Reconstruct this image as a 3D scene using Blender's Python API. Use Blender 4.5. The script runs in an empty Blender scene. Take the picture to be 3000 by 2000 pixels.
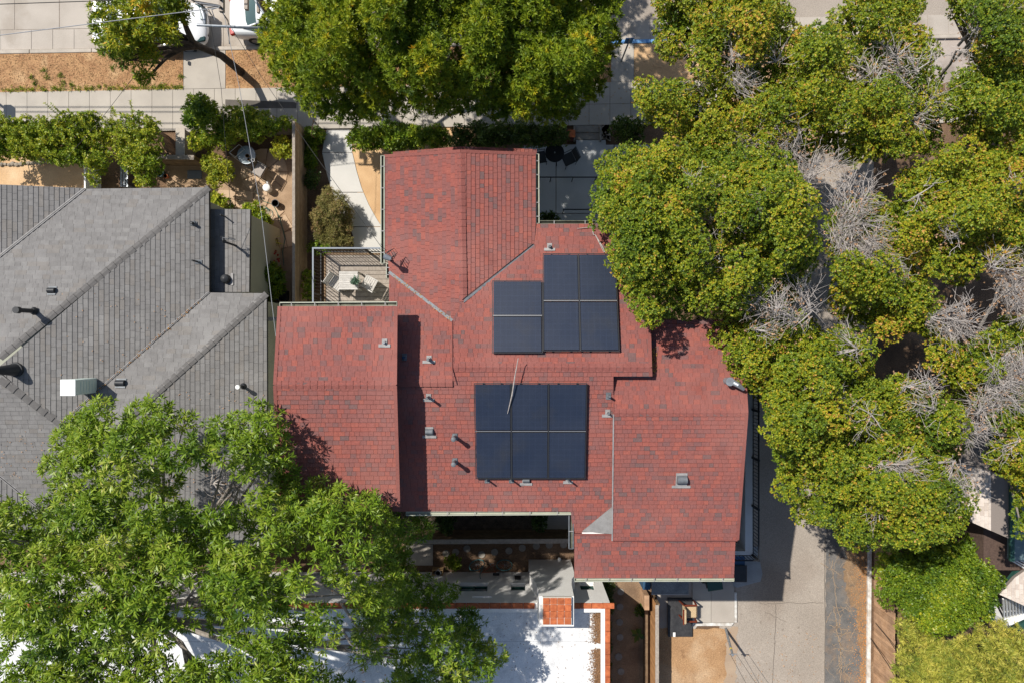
import bpy, bmesh, math, random
import numpy as np
from mathutils import Vector, Matrix
SC = bpy.context.scene
COL = SC.collection
R = random.Random(7)
# ------------------------------------------------------------------ camera, sky, sun, exposure
H = 28.6                      # drone height above the yard, metres
cd = bpy.data.cameras.new('camera'); cam = bpy.data.objects.new('camera', cd); COL.objects.link(cam)
cam.location = (0, 0, H); cam.rotation_euler = (0, 0, 0)
cd.sensor_width = 36; cd.lens = 24; cd.clip_start = .1; cd.clip_end = 500
SC.camera = cam
SUN = Vector((.62, -.47, -1)).normalized()          # direction the light travels
w = bpy.data.worlds.new('World'); SC.world = w; w.use_nodes = True
nt = w.node_tree; bg = nt.nodes['Background']
sky = nt.nodes.new('ShaderNodeTexSky'); sky.sky_type = 'NISHITA'; sky.sun_disc = False
sky.sun_elevation = math.asin(-SUN.z); sky.sun_rotation = math.atan2(-SUN.x, -SUN.y) % (2*math.pi)
nt.links.new(sky.outputs[0], bg.inputs[0]); bg.inputs[1].default_value = .09
sl = bpy.data.lights.new('sun', 'SUN'); sl.energy = 4.6; sl.angle = math.radians(.53); sl.color = (1, .95, .87)
so = bpy.data.objects.new('sun', sl); COL.objects.link(so); so.rotation_euler = SUN.to_track_quat('-Z', 'Y').to_euler()
so.location = (-30, 25, 50)
vs = SC.view_settings; vs.view_transform = 'Standard'; vs.look = 'None'; vs.exposure = .38; vs.gamma = 1
SC.cycles.max_bounces = 6; SC.cycles.diffuse_bounces = 3; SC.cycles.transmission_bounces = 4

# ------------------------------------------------------------------ helpers
def P(px, py, z=0.):
    "world point at height z that stands under photo pixel (px, py) of the 3000x2000 frame"
    s = .0005*(H-z)
    return Vector(((px-1500)*s, (1000-py)*s, z))
class Plane:
    "roof plane through a point, falling towards one compass side with a given slope"
    def __init__(s, px, py, z, side, tan):
        s.p = P(px, py, z); d = {'N': (0, 1), 'S': (0, -1), 'E': (1, 0), 'W': (-1, 0)}[side]
        s.n = Vector((d[0]*tan, d[1]*tan, 1)).normalized(); s.h = Vector((d[0], d[1], 0)); s.tan = tan
        s.d = Vector((d[0], d[1], -tan)).normalized(); s.u = s.n.cross(s.d).normalized()
    def hit(s, px, py, up=0.):
        c = Vector((0, 0, H)); r = P(px, py, 0)-c
        t = (s.p-c).dot(s.n)/r.dot(s.n)
        return c+r*t+s.n*up
    def z(s, x, y): return s.p.z-((x-s.p.x)*s.h.x+(y-s.p.y)*s.h.y)*s.tan
def tag(o, label=None, cat=None, group=None, kind=None):
    if label: o['label'] = label
    if cat: o['category'] = cat
    if group: o['group'] = group
    if kind: o['kind'] = kind
    return o
def thing(name, label, cat, loc=(0, 0, 0), group=None):
    o = bpy.data.objects.new(name, None); COL.objects.link(o); o.location = loc; o.empty_display_size = .2
    return tag(o, label, cat, group)
def wl(o):
    v = Vector((0, 0, 0))
    while o is not None: v += o.location; o = o.parent
    return v
def link(name, me, parent=None):
    o = bpy.data.objects.new(name, me); COL.objects.link(o)
    if parent is not None: o.parent = parent; o.location = -wl(parent)
    return o
class MB:
    def __init__(s): s.v = []; s.f = []; s.m = []
    def add(s, vs_, fs, m=0):
        b = len(s.v); s.v += [tuple(v) for v in vs_]
        for f in fs: s.f.append(tuple(b+i for i in f)); s.m.append(m)
        return s
    def hexa(s, c8, m=0):     # 4 bottom corners then 4 top, same order
        return s.add(c8, [(3, 2, 1, 0), (4, 5, 6, 7), (0, 1, 5, 4), (1, 2, 6, 5), (2, 3, 7, 6), (3, 0, 4, 7)], m)
    def box(s, x0, x1, y0, y1, z0, z1, m=0):
        return s.hexa([(x0, y0, z0), (x1, y0, z0), (x1, y1, z0), (x0, y1, z0), (x0, y0, z1), (x1, y0, z1), (x1, y1, z1), (x0, y1, z1)], m)
    def obox(s, c, ux, uy, uz, m=0):   # centre and half vectors
        c, ux, uy, uz = map(Vector, (c, ux, uy, uz))
        return s.hexa([c-ux-uy-uz, c+ux-uy-uz, c+ux+uy-uz, c-ux+uy-uz, c-ux-uy+uz, c+ux-uy+uz, c+ux+uy+uz, c-ux+uy+uz], m)
    def bar(s, a, b, wd, ht, m=0):     # bar of rectangular section between two points
        a, b = Vector(a), Vector(b); d = (b-a); L = d.length; d = d/L
        up = Vector((0, 0, 1)) if abs(d.z) < .95 else Vector((1, 0, 0))
        sd = d.cross(up).normalized(); up = sd.cross(d)
        return s.obox((a+b)/2, d*L/2, sd*wd/2, up*ht/2, m)
    def prism(s, poly, z0, z1, m=0):   # poly of (x, y)
        n = len(poly); ar = sum(poly[i][0]*poly[(i+1) % n][1]-poly[(i+1) % n][0]*poly[i][1] for i in range(n))
        if ar < 0: poly = poly[::-1]
        return s.add([(p[0], p[1], z0) for p in poly]+[(p[0], p[1], z1) for p in poly],
                     [tuple(range(n-1, -1, -1)), tuple(range(n, 2*n))]+[(i, (i+1) % n, n+(i+1) % n, n+i) for i in range(n)], m)
    def tube(s, path, r, n=8, m=0, cap=True):
        path = [Vector(p) for p in path]; k = len(path); rs = r if isinstance(r, (list, tuple)) else [r]*k
        vs_ = []; prev = None
        for i in range(k):
            d = (path[min(i+1, k-1)]-path[max(i-1, 0)]).normalized()
            if prev is None: a = d.orthogonal().normalized()
            else: a = (prev-d*prev.dot(d)).normalized()
            prev = a; b = d.cross(a)
            for j in range(n):
                t = 2*math.pi*j/n; vs_.append(path[i]+(a*math.cos(t)+b*math.sin(t))*rs[i])
        fs = [(i*n+j, i*n+(j+1) % n, (i+1)*n+(j+1) % n, (i+1)*n+j) for i in range(k-1) for j in range(n)]
        if cap: fs += [tuple(range(n-1, -1, -1)), tuple((k-1)*n+j for j in range(n))]
        return s.add(vs_, fs, m)
    def cyl(s, c, r, h, n=16, m=0, r2=None):
        c = Vector(c); return s.tube([c, c+Vector((0, 0, h))], [r, r if r2 is None else r2], n, m)
    def torus(s, c, r, t, n=20, k=6, ax=(0, 0, 1), m=0):
        ax = Vector(ax).normalized(); a = ax.orthogonal().normalized(); b = ax.cross(a); c = Vector(c); vs_ = []
        for i in range(n):
            q = 2*math.pi*i/n; e = a*math.cos(q)+b*math.sin(q)
            for j in range(k):
                p = 2*math.pi*j/k; vs_.append(c+e*(r+t*math.cos(p))+ax*t*math.sin(p))
        return s.add(vs_, [(i*k+j, ((i+1) % n)*k+j, ((i+1) % n)*k+(j+1) % k, i*k+(j+1) % k) for i in range(n) for j in range(k)], m)
    def build(s, name, mats, parent=None, smooth=False, bevel=0):
        me = bpy.data.meshes.new(name); me.from_pydata(s.v, [], s.f)
        for m in (mats if isinstance(mats, (list, tuple)) else [mats]): me.materials.append(m)
        me.polygons.foreach_set('material_index', s.m)
        if smooth: me.polygons.foreach_set('use_smooth', [True]*len(s.f))
        me.update()
        if smooth: me.set_sharp_from_angle(angle=math.radians(40))
        if bevel:
            bm = bmesh.new(); bm.from_mesh(me)
            bmesh.ops.bevel(bm, geom=bm.edges[:], offset=bevel, segments=1, affect='EDGES', clamp_overlap=True)
            bm.to_mesh(me); bm.free()
        return link(name, me, parent)
def box(name, mat, parent, *a, bevel=0): return MB().box(*a).build(name, mat, parent, bevel=bevel)
def pp(poly, z=0.): return [P(x, y, z).xy for x, y in poly]

# ------------------------------------------------------------------ materials
def lin(c):
    c = [x/255 for x in c]; return tuple((x/12.92 if x <= .04045 else ((x+.055)/1.055)**2.4) for x in c)
def M(name, c1, c2=None, scale=3., rough=.85, fine=.12, fscale=60., vary=0., bump=0., metal=0., spec=.3, c3=None, s3=.7, t3=(.55, .7), c4=None, s4=.3, t4=(.5, .7)):
    m = bpy.data.materials.new(name); m.use_nodes = True; t = m.node_tree; N = t.nodes; L = t.links
    b = N['Principled BSDF']; b.inputs['Roughness'].default_value = rough; b.inputs['Metallic'].default_value = metal
    b.inputs['Specular IOR Level'].default_value = spec
    g = N.new('ShaderNodeNewGeometry')
    def noise(sc, det=6):
        n = N.new('ShaderNodeTexNoise'); n.inputs['Scale'].default_value = sc; n.inputs['Detail'].default_value = det
        L.new(g.outputs['Position'], n.inputs['Vector']); return n
    def mix(a, bb, f, mode='MIX'):
        x = N.new('ShaderNodeMix'); x.data_type = 'RGBA'; x.blend_type = mode
        for k, v in ((0, f), (6, a), (7, bb)):
            if hasattr(v, 'is_output'): L.new(v, x.inputs[k])
            else: x.inputs[k].default_value = v if k == 0 else (*v[:3], 1)
        return x.outputs[2]
    def mr(s, a, bb, c, d):
        x = N.new('ShaderNodeMapRange'); L.new(s, x.inputs[0])
        for i, v in enumerate((a, bb, c, d)): x.inputs[i+1].default_value = v
        return x.outputs[0]
    c = None
    if c2: c = mix(c1, c2, mr(noise(scale).outputs[0], .35, .65, 0, 1))
    if c3: c = mix(c or c1, c3, mr(noise(s3, 8).outputs[0], t3[0], t3[1], 0, 1))
    if c4: c = mix(c or c1, c4, mr(noise(s4, 5).outputs[0], t4[0], t4[1], 0, 1))
    if fine:
        f = mr(noise(fscale, 3).outputs[0], .3, .7, 1-fine, 1+fine)
        cc = N.new('ShaderNodeCombineColor'); [L.new(f, cc.inputs[i]) for i in range(3)]
        c = mix(c or c1, cc.outputs[0], 1., 'MULTIPLY')
    if vary:
        oi = N.new('ShaderNodeObjectInfo'); f = mr(oi.outputs['Random'], 0, 1, 1-vary, 1+vary)
        cc = N.new('ShaderNodeCombineColor'); [L.new(f, cc.inputs[i]) for i in range(3)]
        c = mix(c or c1, cc.outputs[0], 1., 'MULTIPLY')
    if c: L.new(c, b.inputs['Base Color'])
    else: b.inputs['Base Color'].default_value = (*c1[:3], 1)
    if bump:
        bp = N.new('ShaderNodeBump'); bp.inputs['Strength'].default_value = bump; bp.inputs['Distance'].default_value = .03
        L.new(noise(fscale*.5, 4).outputs[0], bp.inputs['Height']); L.new(bp.outputs[0], b.inputs['Normal'])
    return m
def leafmat(name, stops, trans=.3, rough=.55):
    m = bpy.data.materials.new(name); m.use_nodes = True; t = m.node_tree; N = t.nodes; L = t.links
    b = N['Principled BSDF']; b.inputs['Roughness'].default_value = rough; b.inputs['Specular IOR Level'].default_value = .35
    a = N.new('ShaderNodeAttribute'); a.attribute_name = 'tint'
    r = N.new('ShaderNodeValToRGB'); e = r.color_ramp.elements
    for i, (p, c) in enumerate(stops):
        x = e[i] if i < 2 else e.new(p)
        x.position = p; x.color = (*c, 1)
    L.new(a.outputs['Fac'], r.inputs[0]); L.new(r.outputs[0], b.inputs['Base Color'])
    tr = N.new('ShaderNodeBsdfTranslucent'); L.new(r.outputs[0], tr.inputs[0])
    mx = N.new('ShaderNodeMixShader'); mx.inputs[0].default_value = trans
    L.new(b.outputs[0], mx.inputs[1]); L.new(tr.outputs[0], mx.inputs[2]); L.new(mx.outputs[0], N['Material Output'].inputs[0])
    return m
G = lambda v, k=1.: (v*k, v*k, v*k)
m_soil = M('soil', (.17, .105, .062), (.10, .062, .038), 1.3, .95, .35, 25, bump=.6, c3=(.24, .16, .10), s3=.5)
m_dry = M('dry_lawn', (.40, .235, .115), (.29, .155, .075), 3., .95, .4, 45, bump=.6, c3=(.46, .30, .16), s3=1.1)
m_sand = M('sandy_soil', (.56, .37, .20), (.45, .28, .145), 1.2, .95, .18, 50, bump=.3, c3=(.60, .42, .25), s3=.6)
m_yard = M('yard_soil', (.39, .235, .12), (.31, .18, .09), .8, .95, .3, 35, bump=.6, c3=(.20, .11, .055), s3=1.6, t3=(.6, .72), c4=(.44, .30, .18), s4=.6, t4=(.52, .66))
m_conc = M('concrete', (.42, .38, .325), (.36, .325, .28), 1.1, .9, .10, 70, vary=.04, c3=(.33, .29, .245), s3=.9, t3=(.58, .75))
m_conc_st = M('street_concrete', (.42, .375, .325), (.35, .31, .265), .7, .9, .12, 80, vary=.05, c3=(.27, .225, .18), s3=.55, t3=(.55, .75))
m_conc_w = M('new_concrete', (.54, .52, .485), (.49, .475, .44), .8, .9, .04, 70)
m_conc_p = M('patio_concrete', (.50, .51, .51), (.43, .44, .44), .9, .9, .08, 60, vary=.03)
m_asph = M('asphalt', (.33, .285, .24), (.285, .245, .205), .5, .92, .3, 45, bump=.2, c3=(.17, .14, .11), s3=3.2, t3=(.66, .76), c4=(.25, .205, .165), s4=.35, t4=(.5, .68))
m_asph_d = M('dark_asphalt', (.10, .10, .10), (.16, .15, .14), 2.2, .92, .4, 50, bump=.3, c3=(.24, .17, .115), s3=1.6, t3=(.5, .75))
m_joint = M('joint_dirt', (.11, .085, .06), fine=.2)
m_kerb = M('kerb_concrete', (.44, .39, .33), (.36, .32, .27), 2.5, .9, .15)
m_white = M('white_paint', (.78, .78, .76), (.70, .70, .68), 2, .6, .04)
m_kerbw = M('worn_white_paint', (.66, .65, .62), (.42, .38, .33), 5, .8, .12)
m_blue = M('blue_kerb_paint', (.10, .26, .55), (.18, .36, .60), 6, .7, .15)
m_stucco = M('white_stucco', (.80, .785, .76), (.74, .72, .69), 1.5, .9, .05, 40, bump=.25)
m_wroof = M('white_roof_coating', (.68, .68, .675), (.60, .60, .595), 1.2, .8, .14, 30, c3=(.40, .39, .375), s3=1.1, t3=(.58, .78), c4=(.52, .52, .52), s4=3.5, t4=(.55, .75))
m_terra = M('terracotta', (.46, .135, .05), (.34, .085, .032), 7, .8, .15, 40, vary=.18)
m_cream = M('cream_trim_paint', (.40, .41, .33), (.33, .34, .27), 3, .6, .06)
m_olive = M('gutter_inside', (.12, .125, .09), (.07, .07, .05), 5, .8, .2)
m_wallg = M('sage_stucco', (.36, .37, .30), (.32, .33, .27), 1, .9, .06)
m_metal = M('galvanised_metal', (.33, .355, .38), (.25, .27, .29), 9, .45, .08, metal=.55)
m_lead = M('grey_flashing', (.165, .18, .195), (.12, .13, .14), 8, .6, .1, metal=.2)
m_pale = M('pale_flashing', (.31, .30, .295), (.24, .23, .225), 6, .7, .08)
m_black = M('black_metal', (.012, .013, .015), rough=.45, fine=0)
m_char = M('charcoal_plastic', (.03, .032, .036), (.022, .024, .027), 4, .5, .1)
m_navy = M('blue_plastic', (.02, .06, .13), rough=.5, fine=.05)
m_glass = M('window_glass', (.015, .045, .045), rough=.12, fine=0, spec=.6)
m_green = M('dark_green_trim', (.025, .075, .06), (.02, .06, .05), 4, .5, .05)
m_wood = M('grey_weathered_wood', (.33, .285, .24), (.25, .21, .175), 9, .85, .15, 40, vary=.12)
m_woodb = M('brown_fence_wood', (.20, .135, .08), (.14, .09, .052), 5, .85, .2, 40, vary=.15)
m_woodo = M('orange_cedar', (.42, .225, .095), (.33, .165, .07), 5, .85, .12, 40, vary=.2)
m_woodp = M('pale_cedar', (.46, .29, .175), (.37, .22, .125), 4, .85, .15, 40, vary=.18, c3=(.30, .19, .12), s3=1)
m_bark = M('brown_bark', (.085, .065, .05), (.05, .038, .03), 6, .95, .3, 40, bump=.6)
m_barkg = M('pale_grey_bark', (.40, .365, .335), (.30, .27, .25), 8, .9, .15)
m_barkl = M('grey_limb_bark', (.27, .24, .205), (.19, .165, .14), 6, .9, .2)
m_wire = M('aluminium_wire', (.26, .27, .29), rough=.5, fine=0, metal=.2)
m_wired = M('black_wire', (.03, .03, .03), rough=.6, fine=0)
m_stone = M('stone', (.30, .255, .20), (.22, .185, .145), 4, .9, .2, 30, vary=.15, bump=.4)
m_flag = M('flagstone', (.50, .365, .245), (.42, .29, .185), 2, .9, .12, 40, vary=.07)
m_step = M('stepping_stone_concrete', (.27, .245, .21), (.21, .19, .165), 5, .9, .2, vary=.06)
m_orange = M('fallen_leaf', (.50, .22, .05), (.36, .14, .04), 30, .8, .2)
# ------------------------------------------------------------------ the setting
def sheet(name, poly, z, mat, z0=None, label=None, parent=None):
    mb = MB().prism(pp(poly, z), z-.05 if z0 is None else z0, z)
    o = mb.build(name, mat, parent)
    if parent is None: tag(o, label, None, None, 'structure')
    return o
def rag(poly, step=9., j=2.2, seed=1):
    "ragged version of an outline"
    r_ = random.Random(seed); o = []
    for (x0, y0), (x1, y1) in zip(poly, poly[1:]+poly[:1]):
        n = max(1, min(60, int(math.hypot(x1-x0, y1-y0)/step)))
        for i in range(n): o.append((x0+(x1-x0)*i/n+r_.gauss(0, j)*(i > 0), y0+(y1-y0)*i/n+r_.gauss(0, j)*(i > 0)))
    return o
gr = MB().box(-70, 70, -70, 70, -.6, 0.).build('ground', m_soil); tag(gr, 'bare brown soil of the yards between the houses', kind='structure')
ky = lambda x: 152-.0165*x        # kerb line across the photo
st = lambda x: 271-.0165*x        # street side edge of the sidewalk
sb = lambda x: 390-.0135*x        # house side edge of the sidewalk
# street: asphalt crown with cast concrete panels along the gutter
sheet('street', [(-2200, -1200), (4800, -1200), (4800, ky(4800)-4), (-2200, ky(-2200)-4)], .004, m_asph, -.3, 'asphalt street along the top of the picture')
rb = tag(thing('gutter_strip', 'pale concrete gutter strip along the street kerb', None), kind='structure')
del_keys = [k for k in ('category',) if k in rb]
x = -460.
gutter_x = []
while x < 3300:
    w_ = 62.5 if x > 0 else 92; gutter_x.append(x)
    a, b = x+.6, x+w_-.6
    MB().prism(pp([(a, ky(a)-62), (b, ky(b)-62), (b, ky(b)-5), (a, ky(a)-5)], .018), 0, .018).build('concrete_panel', m_conc_st, rb); x += w_
x = -480.
while x < 900:                    # larger street panels on the left
    for (ya, yb) in ((-64, -160), (-161.5, -300)):
        a, b = x+.7, x+129
        MB().prism(pp([(a, ky(a)+yb), (b, ky(b)+yb), (b, ky(b)+ya), (a, ky(a)+ya)], .014), 0, .014).build('concrete_panel', m_conc_st, rb)
    x += 131
kb = tag(thing('kerb', 'low concrete kerb between the street and the dry parking strip', None), kind='structure')
x = -460.
while x < 3300:
    a, b = x+.4, x+181; blue = 1700 < x+90 < 1990
    MB().prism(pp([(a, ky(a)-5), (b, ky(b)-5), (b, ky(b)+6), (a, ky(a)+6)], .13), -.1, .13).build('kerb_stone', m_blue if 1690 < x+60 < 2050 else m_kerb, kb, bevel=.015); x += 182
sw = tag(thing('sidewalk', 'concrete sidewalk crossing the picture below the parking strip', None), kind='structure')
x = -470.; k = 0
while x < 2320:
    a, b = x+.5, x+60.5; 
    ym = (st(x)+sb(x))/2+2
    split = x > 1560
    for (f, g) in (((lambda q: st(q)), (lambda q: st(q)+63)), ((lambda q: st(q)+64), sb)) if split else ((st, sb),):
        MB().prism(pp([(a, f(a)), (b, f(b)), (b, g(b)), (a, g(a))], .1), -.05, .1).build('paving_slab', m_conc, sw)
    x += 61
MB().prism(pp([(-470, st(-470)), (2320, st(2320)), (2320, sb(2320)), (-470, sb(-470))], .085), -.05, .085).build('joint_bed', m_joint, sw)
sheet('asphalt_patch', [(660, 292), (870, 300), (868, 318), (660, 317)], .105, M('patch_asphalt', (.12, .105, .09), (.09, .08, .07), 3), .06, 'dark asphalt patch strip across the sidewalk')
# parking strip
sheet('parking_strip', [(-500, ky(-500)+6), (536, ky(536)+6), (536, st(536)), (-500, st(-500))], .095, m_dry, -.05, 'dry brown parking strip between kerb and sidewalk on the left')
sheet('walk_apron', [(537.5, ky(537)+6), (660, ky(660)+6), (660, st(660)-1), (537.5, st(537)-1)], .1, m_conc, -.05, 'square concrete crossing from kerb to sidewalk beside the leaning trunk')
sheet('tree_strip', [(661.5, ky(661)+6), (1790, ky(1790)+6), (1790, st(1790)), (661.5, st(661))], .09, m_dry, -.05, 'strip of dry soil and leaf litter under the big street tree')
sheet('corner_apron', [(1791, ky(1791)+6), (1857, ky(1857)+6), (1857, st(1857)-1), (1791, st(1791)-1)], .1, m_conc, -.05, 'concrete crossing beside the blue kerb sign')
sheet('corner_strip', [(1858, ky(1858)+6), (2330, ky(2330)+6), (2330, st(2330)), (1858, st(1858))], .09, m_sand, -.05, 'sandy corner strip below the blue kerb')
# lane on the right
lane = sheet('lane', [(2170, 420), (2560, 420), (2549, 1560), (2541, 2600), (2080, 2600), (2120, 1500)], .01, m_asph, -.3, 'grey asphalt lane running down the right side')
sheet('lane_mouth', [(2332, ky(2332)-6), (2900, ky(2900)-6), (2900, 200), (2600, 300), (2560, 421), (2170, 421), (2300, 200)], .009, M('lane_concrete', (.40, .345, .30), (.33, .28, .245), .8, .9, .15, c3=(.24, .20, .17), s3=.8), -.2, 'pinkish concrete lane mouth under the right hand trees')
sheet('far_walk', [(2590, 300), (3300, 240), (3300, 330), (2590, 370)], .05, m_conc, -.05, 'pale walk glimpsed through the trees on the right')
sheet('lane_edge', rag([(2421, 1500), (2546, 1500), (2538, 2100), (2538, 2600), (2415, 2600), (2415, 2100)], 10, 1.2), .016, m_asph_d, -.05, 'cracked dark asphalt edge of the lane with orange grit')
mbk = MB().prism(pp([(2546, 1500), (2556, 1500), (2548, 2400), (2537, 2400)], .14), -.1, .14)
tag(mbk.build('lane_kerb', m_kerbw, bevel=.015), 'worn white painted kerb along the lane', kind='structure')
sheet('kerb_soil', [(2556, 1500), (2640, 1500), (2640, 2400), (2548, 2400)], .06, m_soil, -.05, 'soil strip behind the white lane kerb')
sheet('kerb_grit', rag([(2484, 1600), (2544, 1600), (2541, 1800), (2538, 2100), (2522, 2100), (2520, 1900), (2508, 1790), (2480, 1740), (2474, 1650)], 7, 4, 3), .0185, M('brown_grit', (.27, .175, .10), (.20, .135, .085), 2.5, .95, .35, 40, c3=(.14, .11, .085), s3=3, t3=(.55, .7)), 0, 'brown grit washed along the white lane kerb')
# cracks in the lane edge and orange seams
mb = MB(); rr = random.Random(3)
def crack(pts, wd):
    for a, b in zip(pts, pts[1:]):
        mb.bar(P(*a, .021), P(*b, .021), wd, .004)
def wander(x, y, dx, dy, n, j):
    o = [(x, y)]
    for i in range(n): x += dx+rr.uniform(-j, j); y += dy+rr.uniform(-j, j); o.append((x, y))
    return o
crack(wander(2440, 1640, 0, 5, 72, 3), .022); crack(wander(2444, 1780, 0, 4, 50, 4), .03); crack(wander(2470, 1600, -1, 5, 20, 3.5), .014); crack(wander(2462, 1880, 1, 5, 30, 4), .016)
for k_ in range(34): crack(wander(rr.uniform(2425, 2500), rr.uniform(1620, 2000), rr.uniform(-3, 4), rr.uniform(-4, 4), rr.randint(5, 12), 3), rr.uniform(.008, .02))
for (x0, y0, dx) in ((2440, 1775, 6), (2445, 1860, 6), (2440, 1900, 7), (2436, 1790, -2), (2450, 1950, 5), (2430, 1830, 5), (2480, 1640, 4)): crack(wander(x0, y0, dx, rr.uniform(-3, 3), 9, 4), .018)
tag(mb.build('lane_cracks', M('crack_grit', (.36, .26, .17), (.28, .20, .13), 8)), 'tan grit filled cracks in the dark lane edge', 'crack', kind='stuff')
mb = MB()
crack(wander(2225, 1765, 9, 0, 20, 2.2), .018); crack(wander(2272, 1770, 0, 9, 26, 1.6), .02); crack(wander(2418, 1570, 0, 10, 43, .7), .03); crack(wander(2240, 1790, 6, 3, 12, 3), .014)
tag(mb.build('lane_joints', M('old_seam', (.15, .13, .11))), 'thin dark seams across the grey lane', 'seam', kind='stuff')
# front walk, patio, yards
fw = tag(thing('front_walk', 'curved pale concrete walk from the sidewalk to the wooden deck', None), kind='structure')
cuts = [(381, 957, 1029), (448, 938, 1031), (556, 966, 1056), (585, 975, 1068), (640, 1000, 1092), (668, 1020, 1112), (735, 1030, 1130)]
rows = [(381, 957, 1029), (410, 950, 1030), (447, 944, 1031)], [(448.5, 944, 1032), (500, 955, 1044), (548, 968, 1058), (563, 974, 1064)], [(565, 974, 1065), (600, 985, 1080), (640, 1005, 1102), (664, 1022, 1118)], [(666, 1024, 1119), (690, 1034, 1126), (760, 1040, 1130)]
for rw in rows:
    MB().prism(pp([(a, y) for y, a, b in rw]+[(b, y) for y, a, b in rw[::-1]], .07), -.05, .07).build('concrete_slab', m_conc_w, fw)
sheet('front_sand', [(1028, 375), (1360, 368), (1360, 470), (1180, 470), (1160, 760), (1122, 760), (1060, 640), (1030, 470)], .04, m_sand, -.05, 'sandy bed between the curved walk and the red roofed house')
pt = tag(thing('patio', 'shaded grey concrete patio beside the front wing', None), kind='structure')
for q in ([(1530, 428), (1628, 426), (1628, 625), (1530, 625)], [(1630, 425), (1688, 424), (1688, 411), (1775, 411), (1775, 425), (1798, 425), (1798, 625), (1630, 625)], [(1800, 425), (1990, 425), (1990, 625), (1800, 625)],
          [(1530, 627), (1628, 627), (1628, 760), (1530, 760)], [(1630, 627), (1798, 627), (1798, 760), (1630, 760)], [(1800, 627), (2130, 627), (2130, 760), (1800, 760)]):
    MB().prism(pp(q, .06), -.05, .06).build('concrete_slab', m_conc_p, pt)
stp = thing('front_steps', 'two dark concrete steps from the sidewalk down to the patio', None); stp['kind'] = 'structure'
for i in range(2):
    MB().prism(pp([(1687, 368+i*21), (1757, 368+i*21), (1757, 388.5+i*21), (1687, 388.5+i*21)], .1-i*.02), -.05, .1-i*.02).build('step', m_step, stp, bevel=.008)
for x0 in (1681, 1757.5): MB().prism(pp([(x0, 367), (x0+5, 367), (x0+5, 412), (x0, 412)], .22), -.05, .22).build('cheek_wall', m_step, stp)
mb = MB()
for i in range(26):
    c = P(1765+rr.uniform(0, 20), 370+rr.uniform(0, 38), .04); mb.obox(c, (rr.uniform(.05, .11), rr.uniform(-.04, .04), 0), (rr.uniform(-.03, .03), rr.uniform(.05, .1), 0), (0, 0, .05))
tag(mb.build('rubble_edging', m_stone), 'broken stones packed beside the patio steps', 'stones', kind='stuff')
sheet('side_yard', [(1700, 1600), (1905, 1600), (1905, 2600), (1700, 2600)], .01, M('side_soil', (.27, .18, .11), (.20, .13, .08), 1.4, .95, .25, 40, bump=.4, c3=(.13, .085, .055), s3=.8), -.05, 'bare brown side yard between the white house and the cedar fence')
sheet('back_yard', rag([(1925, 1840), (2128, 1840), (2124, 2060), (2124, 2600), (1925, 2600), (1925, 2060)]), .02, m_yard, -.05, 'bare orange soil yard beside the lane')
sheet('lane_shoulder', rag([(2120, 1845), (2162, 1835), (2150, 2060), (2150, 2600), (2114, 2600), (2114, 2060)], 9, 3), .017, M('shoulder_grit', (.38, .285, .20), (.31, .23, .165), 1, .95, .15, 60), -.05, 'gritty strip between the orange soil and the lane')
cp = tag(thing('concrete_pad', 'small pale concrete pad beside the patterned armchair', None), kind='structure')
MB().prism(pp([(2029, 1690), (2083, 1690), (2083, 1822), (2029, 1822)], .09), -.05, .09).build('concrete_slab', m_conc, cp)
MB().prism(pp([(2084, 1690), (2140, 1690), (2151, 1722), (2151, 1822), (2084, 1822)], .085), -.05, .085).build('concrete_slab', m_conc_st, cp)
MB().prism(pp([(2029, 1823.5), (2150, 1823.5), (2144, 1832), (2029, 1832)], .1), -.05, .1).build('edge_strip', m_kerbw, cp)
MB().prism(pp([(2152, 1735), (2159, 1735), (2159, 1822), (2152, 1822)], .1), -.05, .1).build('edge_strip', m_kerbw, cp)
sheet('terrace_apron', [(2100, 1600), (2226, 1600), (2226, 1640), (2234, 1680), (2228, 1702), (2190, 1712), (2160, 1720), (2150, 1716), (2120, 1700), (2050, 1690), (2050, 1600)], .03, M('grey_screed', (.30, .315, .325), (.24, .25, .26), 2, .9, .15), -.05, 'rough grey cement apron under the terrace corner')
sheet('service_yard', [(1925, 1560), (2110, 1560), (2110, 1750), (2029, 1850), (1925, 1850)], .015, m_conc_st, -.05, 'shaded concrete service yard behind the red roofed house')
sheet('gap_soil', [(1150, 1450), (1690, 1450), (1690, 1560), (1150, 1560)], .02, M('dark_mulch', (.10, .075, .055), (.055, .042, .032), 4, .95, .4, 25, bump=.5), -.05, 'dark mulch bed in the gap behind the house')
sheet('gap_slab', [(1588, 1400), (1690, 1400), (1690, 1549), (1588, 1549)], .05, m_conc, -.05, 'shaded concrete slab behind the main roof')
sheet('gap_walk', [(1190, 1594), (1268, 1594), (1268, 1655), (1190, 1655)], .04, m_conc, -.05, 'square concrete landing behind the board fence')
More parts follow.
